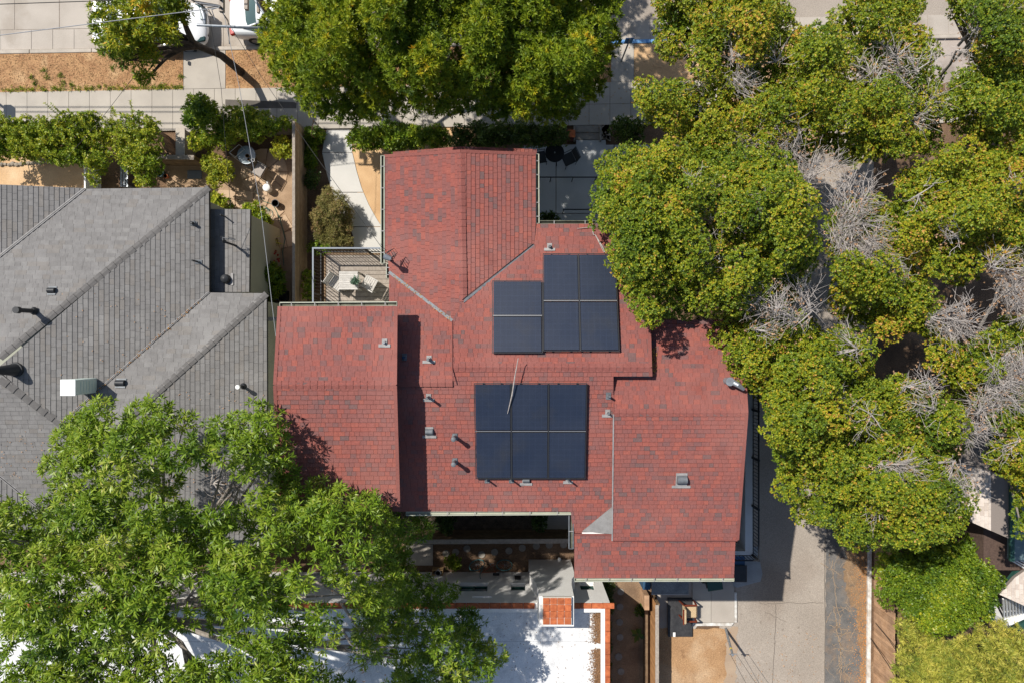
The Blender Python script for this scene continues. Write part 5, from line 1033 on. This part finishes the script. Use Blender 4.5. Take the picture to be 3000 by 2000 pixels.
lm_yel = leafmat('yellow_shrub_leaf', [(0, (.15, .22, .018)), (.5, (.33, .35, .022)), (1, (.52, .42, .03))], .3)
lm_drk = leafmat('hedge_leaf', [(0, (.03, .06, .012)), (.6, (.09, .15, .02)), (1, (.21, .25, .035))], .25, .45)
lm_olv = leafmat('olive_brown_leaf', [(0, (.10, .11, .035)), (.5, (.22, .21, .06)), (.8, (.36, .29, .10)), (1, (.36, .19, .12))], .2)
lm_wht = leafmat('feathery_leaf', [(0, (.15, .21, .03)), (.5, (.38, .39, .055)), (1, (.62, .54, .11))], .3)
lm_dry = leafmat('dry_brown_leaf', [(0, (.30, .17, .09)), (1, (.58, .37, .22))], .2, .8)
def crown(t, parts, mat, name='crown'):
    V = np.concatenate([p[0] for p in parts]); T = np.concatenate([p[1] for p in parts]); o = link(name, np_mesh(name, V, T, mat), t); o['kind'] = 'stuff'; return o
NT = [0]
def tree(name, label, base, polys, zlo, zhi, kind, seed, r=(.5, .8), gap=.8, dome=150, holes=(), nl=10, bark=None, tr=.22, group='street trees', dens=1., lean=None, fork=.45, jz=.35, tmean=None, twigs=(), relief=.7, zz=None, mat=None):
    rg = np.random.default_rng(seed); rr_ = random.Random(seed); b = P(*base, 0); t = thing(name, label, 'tree', b, group)
    C = np.concatenate([clumps(rg, p, *(zz[i] if zz else (zlo, zhi)), r, gap, dome, holes, jz, relief, .06) for i, p in enumerate(polys)])
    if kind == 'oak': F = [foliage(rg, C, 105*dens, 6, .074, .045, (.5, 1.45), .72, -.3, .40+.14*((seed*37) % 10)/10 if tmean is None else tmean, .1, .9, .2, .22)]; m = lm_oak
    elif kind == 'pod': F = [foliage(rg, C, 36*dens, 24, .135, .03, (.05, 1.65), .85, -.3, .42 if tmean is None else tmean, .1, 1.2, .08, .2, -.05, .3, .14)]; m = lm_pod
    elif kind == 'lance': F = [foliage(rg, C, 21*dens, 12, .195, .042, (.55, 1.5), .75, -.35, .45 if tmean is None else tmean, .12, 1.1, .16, .22, .12, .3)]; m = lm_big
    if kind != 'lance':
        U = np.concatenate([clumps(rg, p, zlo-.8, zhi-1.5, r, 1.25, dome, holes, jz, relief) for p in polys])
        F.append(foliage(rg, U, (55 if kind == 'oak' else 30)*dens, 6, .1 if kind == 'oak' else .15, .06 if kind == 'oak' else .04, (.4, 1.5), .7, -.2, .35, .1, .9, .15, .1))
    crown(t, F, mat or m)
    limbs(rr_, t, b, C, nl, bark or m_barkl, .13, fork, tr, lean)
    mb = MB(); low = MB()
    ctr = Vector(C[:, :3].mean(0))
    for (x, y, z, n, L) in twigs:
        c_ = P(x, y, z+.4); q_ = rr_.uniform(0, 6.28); d_ = Vector((math.cos(q_), math.sin(q_), .15)); a_ = Vector((c_.x+(ctr.x-c_.x)*.3, c_.y+(ctr.y-c_.y)*.3, c_.z-1.6)); e_ = c_-d_*L*.5
        for k in range(3):
            d2 = (d_+Vector((rr_.gauss(0, .6), rr_.gauss(0, .6), 0))).normalized(); twig_burst(rr_, mb, e_+d2*L*.35*k, d2*.8, max(4, n//2), L*.68, .0095)
            mb.tube([e_, e_+d2*L*.4+Vector((0, 0, .05)), e_+d2*L*.9], [.022, .017, .007], 5)
        MB().tube([a_, (a_+e_)/2+Vector((rr_.gauss(0, .1), rr_.gauss(0, .1), .2)), e_], [.05, .04, .026], 6).build('dead_limb', m_barkg, t, smooth=True)
    if twigs:
        mb.build('bare_twigs', m_barkg, t)['kind'] = 'stuff'
        pos = []; 
        for (x, y, z, n, L) in twigs: c = np.array(P(x, y, z+.35)); pos.append(c+rg.normal(0, L*.45, (n, 3))*np.array([1, 1, .45]))
        pos = np.concatenate(pos); V, T = sprigs(rg, pos, rg.normal(0, 1, pos.shape)+np.array([0, 0, 1.]), 3, .07, .05, (.4, 1.4)); link('dry_leaves', np_mesh('dry_leaves', V, T, lm_dry), t)['kind'] = 'stuff'
    return C
# big street tree, top centre
tree('fern_pine_tree', 'dense yellow green street tree along the top of the picture', (1300, 215), [[(760, 130), (775, 60), (860, -120), (900, -420), (1200, -640), (1600, -620), (1800, -330), (1830, -100), (1812, 50), (1800, 90), (1815, 145), (1780, 190), (1770, 230), (1760, 275), (1690, 330), (1650, 350), (1500, 352), (1330, 330), (1230, 350), (1160, 345), (1090, 350), (950, 345), (900, 320), (870, 280), (815, 250), (800, 200), (775, 175)]],
     5.0, 9.2, 'pod', 1, (.34, .52), .84, 210, nl=16, tr=.35, holes=((1250, 245, 10), (1010, 270, 22), (1330, 150, 12)), tmean=.42, jz=.42)
# small leaning street tree, top left
tree('leaning_street_tree', 'small leaning street tree over the white car', (708, 214), [[(262, 15), (300, -60), (480, -90), (590, -60), (570, 20), (545, 50), (550, 105), (515, 132), (480, 150), (450, 180), (390, 200), (330, 180), (285, 155), (270, 90)], [(405, 205), (440, 205), (448, 235), (410, 235)]], 4.0, 5.6, 'lance', 2, (.22, .34), 1.15, 90, nl=7, tr=.14, bark=m_bark, dens=1.6, lean=P(560, 128, 3.0), tmean=.5, mat=lm_pod)
# right hand trees
OH = [(2480, 545, 55), (2370, 30, 38), (2780, 100, 40), (2500, 225, 28), (2760, 265, 22), (2620, 1330, 5), (2420, 790, 22), (2400, 850, 15), (2740, 830, 22), (2850, 950, 25), (2150, 740, 12), (2050, 320, 22), (1990, 205, 40), (2075, 665, 30), (2560, 1110, 16), (2700, 60, 20)]
tree('oak_tree', 'leafy yellow green tree overhanging the patio beside the solar panels', (2110, 690), [[(1905, 440), (1950, 405), (2060, 380), (2200, 420), (2340, 470), (2390, 600), (2400, 760), (2330, 890), (2200, 930), (2090, 935), (2030, 925), (1930, 950), (1870, 945), (1840, 890), (1815, 840), (1800, 770), (1785, 700), (1745, 650), (1735, 600), (1755, 530), (1745, 490), (1790, 440), (1840, 420)]], 7.2, 10.2, 'oak', 3, (.30, .52), .86, 170, OH, 12, m_barkl, .24, twigs=[(2085, 585, 9.8, 26, .7), (2110, 640, 9.8, 26, .7), (2095, 760, 9.6, 26, .7), (2225, 600, 9.8, 14, .6), (2330, 560, 9.4, 18, .6), (2200, 870, 9.3, 36, .8), (2270, 880, 9.2, 26, .7)])
tree('oak_tree', 'leafy tree at the corner between the blue kerb and the lane', (2120, 300), [[(1920, -40), (2250, -60), (2330, 60), (2330, 200), (2400, 330), (2440, 420), (2400, 480), (2250, 460), (2050, 420), (1960, 400), (1880, 335), (1830, 310), (1815, 280), (1850, 250), (1930, 222), (1990, 250), (2010, 200), (1960, 180), (1935, 130), (1918, 60)]], 6.5, 9.0, 'oak', 4, (.30, .52), .86, 150, OH, 12, m_barkl, .22, twigs=[(2150, 140, 8.6, 30, .8), (2190, 190, 8.6, 34, .8), (2060, 225, 8.2, 22, .7), (2180, 250, 8.6, 24, .7), (2270, 150, 8.4, 16, .6), (2200, 440, 8.6, 36, .9), (2260, 400, 8.5, 30, .8), (2330, 420, 8.6, 36, .9), (2030, 130, 8.0, 10, .6)])
tree('oak_tree', 'patchy tree with bare twigs near the lane mouth', (2560, 260), [[(2330, 90), (2430, 60), (2480, -40), (2720, -60), (2700, 60), (2730, 130), (2760, 200), (2740, 300), (2760, 420), (2650, 480), (2500, 470), (2400, 440), (2310, 330)]], 6.5, 8.8, 'oak', 5, (.30, .52), .86, 130, OH, 10, m_barkl, .2, twigs=[(2540, 190, 8.4, 18, .6), (2620, 130, 8.6, 26, .7), (2680, 170, 8.6, 26, .7), (2600, 230, 8.4, 34, .8), (2650, 250, 8.3, 28, .7), (2700, 330, 8.2, 40, 1.0), (2380, 480, 8.4, 44, .9), (2310, 470, 8.4, 30, .8)])
tree('oak_tree', 'broad leafy tree in the top right corner', (2880, 300), [[(2790, -40), (3060, -60), (3080, 280), (3060, 420), (2960, 400), (2900, 430), (2800, 400), (2750, 330), (2760, 240), (2850, 200), (2840, 90), (2770, 40)]], 6.5, 9.0, 'oak', 6, (.30, .52), .86, 140, OH, 10, m_barkl, .22, twigs=[(2930, 60, 8.6, 30, .8), (2880, 90, 8.5, 26, .7), (2900, 20, 8.6, 20, .7), (2830, 150, 8.2, 14, .5)])
tree('oak_tree', 'dense rounded tree at the right edge above the beige house', (2830, 620), [[(2640, 500), (2730, 440), (2850, 420), (3060, 380), (3080, 820), (2960, 790), (2870, 760), (2840, 830), (2770, 850), (2700, 800), (2650, 760), (2620, 640)]], 6.5, 9.6, 'oak', 7, (.30, .52), .86, 160, OH, 12, m_barkl, .24, twigs=[(2780, 690, 9.3, 22, .6), (2960, 790, 8.8, 40, .9), (2990, 850, 8.6, 40, .9), (2980, 530, 9.2, 14, .6), (2710, 590, 9.0, 10, .5)])
tree('oak_tree', 'sparse grey twigged tree over the middle of the lane', (2520, 760), [[(2420, 640), (2480, 580), (2600, 560), (2660, 640), (2660, 760), (2760, 860), (2740, 980), (2640, 1000), (2520, 980), (2440, 900), (2430, 800)]], 6.4, 8.4, 'oak', 8, (.30, .52), .86, 120, OH, 10, m_barkl, .2, dens=.9, twigs=[(2480, 580, 8.5, 44, .9), (2520, 620, 8.6, 48, .9), (2470, 680, 8.5, 44, .9), (2560, 690, 8.7, 50, .9), (2500, 745, 8.6, 50, .9), (2580, 770, 8.7, 50, .9), (2620, 800, 8.6, 30, .7), (2540, 560, 8.3, 24, .7), (2770, 930, 8.3, 50, .9), (2810, 960, 8.2, 44, .9), (2830, 910, 8.2, 30, .8)])
tree('oak_tree', 'leafy tree hanging over the terrace corner', (2330, 1080), [[(2085, 940), (2200, 920), (2330, 900), (2440, 960), (2560, 1000), (2560, 1150), (2540, 1290), (2470, 1340), (2380, 1360), (2290, 1370), (2265, 1330), (2250, 1260), (2225, 1190), (2195, 1140), (2155, 1110), (2100, 1060), (2072, 1000)]], 6.2, 9.0, 'oak', 9, (.30, .52), .86, 160, OH, 12, m_barkl, .24, twigs=[(2290, 920, 9.0, 36, .9), (2340, 890, 9.0, 36, .9), (2250, 960, 8.8, 20, .7), (2480, 1010, 8.6, 22, .7), (2470, 1180, 8.4, 20, .6), (2400, 1150, 8.6, 14, .6)])
tree('oak_tree', 'wide spreading tree over the lane with its lower edge above the white kerb', (2560, 1330), [[(2440, 1120), (2560, 1100), (2700, 1120), (2830, 1180), (2830, 1300), (2800, 1380), (2840, 1440), (2850, 1500), (2780, 1560), (2690, 1600), (2560, 1600), (2480, 1590), (2400, 1540), (2320, 1500), (2265, 1440), (2280, 1360), (2380, 1330)]], 6.0, 8.8, 'oak', 10, (.30, .52), .86, 170, OH, 14, m_barkl, .25, twigs=[(2620, 1360, 8.6, 44, .8), (2660, 1370, 8.5, 30, .7), (2720, 1160, 8.6, 30, .8), (2690, 1120, 8.6, 26, .7), (2790, 1390, 8.3, 36, .8), (2830, 1270, 8.4, 50, .9), (2850, 1240, 8.4, 40, .8), (2790, 1440, 8.1, 36, .8), (2560, 1500, 8.2, 12, .5), (2540, 1240, 8.5, 18, .6)])
tree('oak_tree', 'leafy tree over the beige roof at the right edge', (2920, 1120), [[(2720, 1000), (2830, 1020), (2900, 940), (3060, 900), (3080, 1600), (2985, 1560), (2965, 1400), (2905, 1370), (2900, 1270), (2840, 1180), (2760, 1130)]], 6.2, 8.8, 'oak', 12, (.30, .52), .86, 140, OH, 12, m_barkl, .22, twigs=[(2920, 1060, 8.6, 56, 1.), (2970, 1100, 8.6, 56, 1.), (2940, 1150, 8.5, 50, .9), (2890, 1180, 8.4, 50, .9), (2990, 1040, 8.5, 44, .9), (2960, 860, 8.5, 44, .9), (2990, 900, 8.5, 40, .9), (2960, 1290, 8.2, 26, .7)])
# big lance-leaved tree, lower left
BH = [(540, 1420, 36), (640, 1400, 48), (700, 1440, 45), (765, 1395, 26), (600, 1465, 28), (880, 1640, 28), (960, 1575, 20), (1010, 1645, 26), (930, 1705, 24), (1060, 1555, 18), (1085, 1680, 24), (860, 1765, 28), (1000, 1800, 34), (700, 1560, 22), (560, 1740, 48), (600, 1860, 52), (540, 1900, 44), (700, 1930, 30), (60, 1870, 22), (180, 1740, 18), (200, 1340, 12), (1010, 1885, 22), (1100, 1970, 45), (940, 1760, 26), (870, 1600, 18), (370, 1540, 14), (930, 1930, 30), (1180, 1900, 12), (480, 1660, 10)]
tree('lance_leaf_tree', 'large bright green tree covering the lower left corner', (430, 1760), [[(235, 1200), (265, 1155), (300, 1170), (330, 1185), (400, 1180), (450, 1170), (500, 1190), (560, 1200), (570, 1245), (620, 1240), (680, 1200), (740, 1150), (780, 1160), (800, 1195), (830, 1200), (870, 1225), (850, 1270), (885, 1310), (860, 1370), (870, 1420), (980, 1400), (995, 1440), (1050, 1410), (1135, 1400), (1140, 1460), (1165, 1520), (1150, 1620), (1180, 1720), (1130, 1800), (1130, 1900), (1050, 2050), (900, 2250), (-150, 2250), (-150, 1480), (0, 1440), (60, 1450), (110, 1480), (150, 1380), (125, 1330), (160, 1300), (180, 1240)], [(1120, 1500), (1210, 1500), (1250, 1460), (1275, 1490), (1250, 1560), (1200, 1620), (1250, 1680), (1350, 1710), (1330, 1770), (1430, 1790), (1425, 1860), (1480, 1930), (1440, 1980), (1380, 2040), (1050, 2150), (1080, 1900), (1080, 1700)]],
     6.5, 11.2, 'lance', 13, (.27, .46), 1.12, 260, BH, 26, m_barkl, .4, dens=1.15, fork=.5, jz=.45, zz=[(6.8, 11.4), (4.8, 6.6)], twigs=[(660, 1440, 8.2, 16, .9), (700, 1400, 8.2, 14, .8), (560, 1750, 7.6, 14, .9), (640, 1690, 8.0, 16, 1.0), (1080, 1880, 7.4, 14, .9), (1000, 1700, 8.0, 10, .9), (1050, 1950, 7.2, 12, .9), (850, 1540, 8.4, 8, .8)])
# ------------------------------------------------------------------ shrubs and hedges
def shrub(name, label, polys, zlo, zhi, mat, seed, kind='leaf', r=(.2, .32), gap=.8, dome=40, dens=1., tmean=.5, cat='shrub', group=None, stems=True, shoots=0, holes=(), jz=.14, relief=None):
    rg = np.random.default_rng(seed); rr_ = random.Random(seed); p = np.array(polys[0], float).mean(0); b = P(p[0], p[1], 0); t = thing(name, label, cat, b, group)
    C = np.concatenate([clumps(rg, q, zlo, zhi, r, gap*1.12, dome, holes, jz, (.12 if zhi < 2 else .4) if relief is None else relief) for q in polys])
    prm = dict(leaf=(95, 6, .10, .05, (.4, 1.4)), fine=(170, 9, .075, .016, (.2, 1.2)), small=(150, 6, .06, .035, (.4, 1.4)), long=(70, 7, .17, .055, (.5, 1.4)), needle=(110, 12, .13, .014, (.2, 1.3)), tuft=(24, 24, .19, .022, (.1, 1.5)))[kind]
    F = [foliage(rg, C, prm[0]*dens, prm[1], prm[2], prm[3], prm[4], .85, -.5, tmean, .12, .5, .16, .5, ts=.2 if kind == 'tuft' else .08)]
    if shoots:
        pos, ax = [], []; mb = MB()
        for i in range(shoots):
            c = C[rg.integers(len(C))]; d = Vector((rg.normal(0, .6), rg.normal(.35, .5), .9)).normalized(); l = rg.uniform(.3, .75); a = Vector(c[:3])+Vector((rg.normal(0, .1), rg.normal(0, .1), c[3]*.5)); mb.tube([a, a+d*l], [.008, .004], 4)
            for s_ in np.linspace(.1, 1, 9): pos.append(np.array(a+d*l*s_)); ax.append(np.array(d))
        F.append(sprigs(rg, np.array(pos), np.array(ax), 4, .1, .05, (.6, 1.2), np.full(len(pos), tmean+.12))); mb.build('shoots', m_bark, t)['kind'] = 'stuff'
    crown(t, F, mat, 'foliage')
    mb = MB()
    for i in range(min(14, len(C))): c = C[i]; g_ = Vector((c[0]*.7+b.x*.3, c[1]*.7+b.y*.3, 0)); mb.tube([g_, (g_+Vector(c[:3]))/2+Vector((.05, .03, 0)), Vector(c[:3])], [.02, .016, .008], 5)
    mb.build('stems', m_bark, t); return C
shrub('hedge', 'shaggy green hedge along the sidewalk at the left edge', [[(-60, 335), (60, 350), (150, 345), (210, 330), (300, 340), (310, 395), (275, 430), (265, 475), (190, 490), (130, 480), (60, 465), (-60, 470)]], .8, 1.7, lm_grn, 31, r=(.22, .34), dome=45, shoots=120, cat='hedge', tmean=.55)
shrub('climbing_shrub', 'bright green climbing shrub over the garden corner', [[(262, 400), (300, 372), (350, 350), (400, 330), (455, 345), (480, 390), (470, 450), (478, 500), (440, 560), (400, 545), (330, 450), (300, 500), (300, 550), (262, 555), (258, 470)]], 1.2, 2.1, lm_grn, 32, dome=45, shoots=80, tmean=.6, dens=.8, gap=.95)
shrub('garden_tree', 'tall leafy green shrub at the sidewalk corner of the garden', [[(528, 320), (545, 290), (590, 275), (630, 300), (640, 335), (620, 370), (560, 385), (532, 370)]], 1.3, 2.0, lm_grn, 33, 'long', (.22, .36), dome=50, tmean=.4, dens=1.1)
shrub('garden_shrub', 'sprawling lime green shrub over the garden table', [[(640, 330), (700, 300), (760, 330), (860, 345), (872, 372), (800, 392), (740, 420), (680, 410), (650, 440), (570, 440), (545, 420), (560, 390), (620, 372)]], 0.9, 1.5, lm_grn, 34, dome=50, tmean=.62, shoots=10)
shrub('yellow_shrub', 'yellow green shrub in front of the low capped fence', [[(590, 460), (640, 458), (672, 480), (680, 520), (650, 545), (620, 545), (605, 500)]], .8, 1.4, lm_yel, 35, dome=40, tmean=.45)
shrub('yellow_shrub', 'golden shrub in the corner of the board fence', [[(800, 410), (845, 402), (862, 425), (860, 458), (815, 460), (800, 440)]], .7, 1.2, lm_yel, 36, dome=30, tmean=.55)
shrub('ivy_shrub', 'dark green shrub between the board fence and the front walk', [[(890, 380), (925, 368), (945, 392), (945, 430), (930, 450), (925, 490), (892, 490)]], .15, .45, lm_grn, 37, 'long', (.14, .22), dome=40, tmean=.35)
shrub('hedge', 'sunlit leafy end of the hedge in front of the red house', [[(1010, 412), (1035, 385), (1080, 372), (1140, 368), (1230, 372), (1310, 372), (1315, 430), (1230, 432), (1150, 436), (1060, 436), (1020, 432)]], .7, 1.3, lm_grn, 38, 'long', dome=40, cat='hedge', tmean=.42, dens=1.1)
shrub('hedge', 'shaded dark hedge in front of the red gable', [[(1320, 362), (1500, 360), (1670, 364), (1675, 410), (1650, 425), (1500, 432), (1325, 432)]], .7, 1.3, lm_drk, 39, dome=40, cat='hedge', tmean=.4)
shrub('round_shrub', 'round dark shrub right of the patio steps', [[(1782, 390), (1790, 355), (1830, 342), (1880, 352), (1900, 385), (1885, 418), (1800, 420)]], .8, 1.5, lm_drk, 40, dome=45, tmean=.5)
shrub('olive_bush', 'dry olive and rust coloured bush beside the front walk', [[(905, 625), (935, 590), (955, 545), (985, 560), (1010, 570), (1030, 610), (1035, 660), (1010, 690), (1040, 690), (1020, 725), (960, 730), (925, 690)]], 0.45, 1.15, lm_olv, 41, 'needle', (.14, .24), dome=55, tmean=.55, dens=1.3, gap=1.0, jz=.16, relief=.2)
shrub('low_shrub', 'low green plants under the deck railing corner', [[(905, 718), (975, 708), (985, 735), (910, 745)], [(890, 770), (918, 770), (915, 890), (890, 890)]], .3, .8, lm_grn, 42, dome=25, tmean=.45)
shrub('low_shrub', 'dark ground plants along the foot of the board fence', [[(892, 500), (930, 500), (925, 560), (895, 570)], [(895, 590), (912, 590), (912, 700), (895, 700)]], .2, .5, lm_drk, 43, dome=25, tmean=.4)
shrub('annex_plants', 'bright green plants along the grey annex wall', [[(700, 605), (760, 600), (790, 660), (775, 690), (745, 670), (735, 640)], [(612, 570), (650, 570), (690, 595), (690, 612), (612, 612)]], .4, 1., lm_grn, 44, 'long', dome=30, tmean=.6)
shrub('red_flower_bush', 'green bush with red flowers in the narrow garden', [[(735, 775), (770, 750), (830, 790), (830, 860), (780, 880), (745, 850)]], .5, 1.2, lm_grn, 45, 'long', dome=40, tmean=.42)
rg = np.random.default_rng(5); pos = np.array([P(rg.uniform(770, 825), rg.uniform(735, 815), rg.uniform(.9, 1.2)) for _ in range(40)]); V, T = sprigs(rg, pos, rg.normal(0, .4, pos.shape)+np.array([0, 0, 1.]), 6, .06, .05, (.6, 1.4))
rf_ = link('red_flowers', np_mesh('red_flowers', V, T, M('red_petal', (.40, .02, .015), (.30, .015, .012), 20, .6, .1))); tag(rf_, 'scattered red blossoms in the narrow garden', 'flowers', kind='stuff')
c = np.array([P(792, 705, .45)]); V, T = sprigs(rg, np.repeat(c, 3, 0), np.array([[0, 0, 1.]]*3), 22, .55, .045, (.3, 1.45), np.array([.7, .6, .8]), .1, .25)
t = thing('spiky_plant', 'spiky yellow green rosette plant by the garden path', 'plant', P(792, 705)); link('leaves', np_mesh('leaves', V, T, lm_wht), t)
c = np.array([P(1868, 1856, .25)]); t = thing('broadleaf_plant', 'dark broad leaved plant in the side yard', 'plant', P(1868, 1856)); V, T = sprigs(rg, c, np.array([[0, 0, 1.]]), 8, .36, .2, (.9, 1.4), np.array([.2]), .1, .1); link('leaves', np_mesh('leaves', V, T, lm_drk), t)
c = np.array([P(1020, 843, 5.0) for _ in range(1)]); t = thing('potted_succulent', 'small blue green potted plant on the deck table', 'plant', P(1040, 825, ZD+.725)); q = np.array(P(1041, 826, ZD+.9)); V, T = sprigs(rg, q+rg.normal(0, .08, (26, 3))*np.array([1, 1, .5]), rg.normal(0, .5, (26, 3))+np.array([0, 0, 1.]), 8, .12, .03, (.3, 1.3), np.full(26, .5))
link('leaves', np_mesh('leaves', V, T, leafmat('blue_green_leaf', [(0, (.05, .12, .08)), (1, (.19, .29, .19))])), t); pc = P(1041, 826, ZD+.726); MB().tube([pc, pc+Vector((0, 0, .14))], [.09, .12], 14).build('pot', m_char, t, smooth=True)
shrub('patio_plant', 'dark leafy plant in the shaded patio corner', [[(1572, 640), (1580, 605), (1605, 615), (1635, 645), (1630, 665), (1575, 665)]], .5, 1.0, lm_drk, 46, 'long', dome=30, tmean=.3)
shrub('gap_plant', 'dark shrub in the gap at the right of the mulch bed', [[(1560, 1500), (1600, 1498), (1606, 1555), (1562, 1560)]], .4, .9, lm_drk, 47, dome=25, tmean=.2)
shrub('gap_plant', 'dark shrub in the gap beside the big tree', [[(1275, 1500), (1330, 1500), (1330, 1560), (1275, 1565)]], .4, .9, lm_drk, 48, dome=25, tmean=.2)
shrub('potted_greens', 'bright yellow green plant between the box and the bicycle', [[(1298, 1640), (1320, 1622), (1345, 1632), (1346, 1665), (1310, 1672)]], .4, .7, lm_yel, 49, dome=20, r=(.12, .18), tmean=.2)
shrub('side_grass', 'tufts of dark grass along the white house wall', [[(1762, 1700), (1790, 1700), (1798, 1800), (1775, 1800)], [(1768, 1800), (1785, 1800), (1785, 2080), (1768, 2080)]], .1, .35, lm_drk, 50, 'needle', (.12, .2), dome=15, tmean=.35, cat='grass')
shrub('weed', 'leafy weed at the top of the side yard fence', [[(1860, 1765), (1888, 1765), (1888, 1800), (1860, 1800)]], .1, .3, lm_drk, 51, r=(.1, .16), dome=12, tmean=.3, cat='weed')
shrub('green_bush', 'glossy bright green bush behind the cedar fence', [[(2585, 1620), (2700, 1590), (2850, 1560), (2900, 1580), (2930, 1680), (2940, 1740), (2920, 1790), (2880, 1830), (2800, 1850), (2740, 1860), (2660, 1810), (2620, 1780), (2570, 1750), (2580, 1700)]], 2.2, 3.6, lm_grn, 52, 'leaf', (.3, .5), dome=110, tmean=.42, dens=1.0)
shrub('feathery_bush', 'feathery pale yellow green bush in the lower right corner', [[(2625, 1820), (2690, 1800), (2730, 1850), (2760, 1880), (2840, 1860), (2880, 1825), (2960, 1830), (3000, 1870), (3080, 1900), (3080, 2150), (2620, 2150), (2610, 1950), (2630, 1880)]], 2.2, 4.4, lm_wht, 53, 'tuft', (.28, .44), dome=110, tmean=.5, gap=.92, jz=.45, relief=.6)
# parking strip weeds: one by one along the sidewalk edge
rr2 = random.Random(4)
mbv, mbt = [], []
for i in range(230):
    x = rr2.uniform(0, 535); y = st(x)-abs(rr2.gauss(0, 6))-2; z = .1
    mbv.append(P(x, y, z)); mbt.append(rr2.uniform(.2, .9))
for (x, y) in ((95, 229), (103, 246), (129, 207), (328, 203), (180, 222), (183, 245), (210, 250), (140, 228), (470, 255), (530, 225)):
    for k in range(9): mbv.append(P(x+rr2.gauss(0, 4), y+rr2.gauss(0, 4), .1)); mbt.append(rr2.uniform(.1, .5))
pos = np.array(mbv); V, T = sprigs(rg, pos, rg.normal(0, .3, pos.shape)+np.array([0, 0, 1.]), 7, .11, .022, (.3, 1.3), np.array(mbt)); w_ = link('weeds', np_mesh('weeds', V, T, lm_grn)); tag(w_, 'low green weeds along the sidewalk edge of the parking strip', 'weeds', kind='stuff')
# litter: dry grass on the strip, orange leaves on the lane edge, roofs and soil
def litter(name, label, pts, L, W, mat):
    pos = np.array(pts); V, T = sprigs(rg, pos, rg.normal(0, .25, pos.shape)+np.array([0, 0, 1.]), 1, L, W, (1.2, 1.55)); o = link(name, np_mesh(name, V, T, mat)); tag(o, label, 'leaves', kind='stuff')
litter('dry_grass', 'dry straw scattered over the parking strip', [P(x_, ky(x_)+10+rr2.uniform(0, 103), .105) for x_ in [rr2.choice((rr2.uniform(-20, 533), rr2.uniform(-20, 533), rr2.uniform(664, 900))) for _ in range(5200)]], .10, .018, leafmat('straw', [(0, (.22, .12, .055)), (1, (.58, .38, .19))], .1, .9))
litter('lane_litter', 'orange leaf grit along the white lane kerb', [P(2543-abs(rr2.gauss(0, 22)), rr2.uniform(1600, 2080), .03) for _ in range(1500)], .045, .03, leafmat('orange_grit', [(0, (.45, .16, .04)), (1, (.62, .30, .09))], .1, .9))
pl2 = []
for _ in range(130): x = rr2.uniform(180, 600); pl2.append(nE1.hit(x, 1236-(x-180)*.875+rr2.gauss(0, 2), .06))
for _ in range(90): pl2.append(pCN.hit(1912+abs(rr2.gauss(0, 5)), rr2.uniform(1020, 1100), .04))
for _ in range(60): x = rr2.uniform(1150, 1325); pl2.append(pAW.hit(x, 798+(x-1141)*.77+rr2.gauss(0, 1.5), .06))
litter('roof_litter', 'small brown leaves caught in the roof valleys', pl2, .06, .03, leafmat('roof_leaf', [(0, (.30, .12, .04)), (1, (.48, .28, .07))], .1, .9))
litter('parapet_litter', 'brown leaf drift on the white roof inside the parapet', [P(1765-abs(rr2.gauss(0, 14)), y, 3.0+rr2.uniform(0, .03)) for y in [rr2.uniform(1793, 1882) for _ in range(2600)]+[rr2.uniform(1900, 2050) for _ in range(4200)]], .06, .025, leafmat('brown_drift', [(0, (.14, .075, .04)), (1, (.32, .18, .09))], .05, .9))
litter('grey_roof_litter', 'scattered leaves on the grey roof near the big tree', [nE1.hit(rr2.uniform(180, 600), rr2.uniform(850, 1100), .03) for _ in range(50)]+[nE2.hit(rr2.uniform(430, 780), rr2.uniform(1130, 1560), .03) for _ in range(160)]+[nS1.hit(rr2.uniform(0, 170), rr2.uniform(1250, 1400), .03) for _ in range(60)], .07, .03, lm_dry)
litter('white_roof_litter', 'stray brown leaves on the white flat roof', [P(rr2.uniform(1350, 1750), rr2.uniform(1800, 2000), 2.99) for _ in range(150)], .06, .03, bpy.data.materials['brown_drift'])
litter('lane_leaves', 'fallen leaves scattered over the lane and sidewalk under the trees', [P(rr2.uniform(2180, 2560), rr2.uniform(420, 1300), .02) for _ in range(900)]+[P(rr2.uniform(1930, 2400), rr2.uniform(1850, 2000), .03) for _ in range(160)]+[P(rr2.uniform(1700, 2300), rr2.uniform(130, 400), .11) for _ in range(260)], .07, .045, lm_dry)
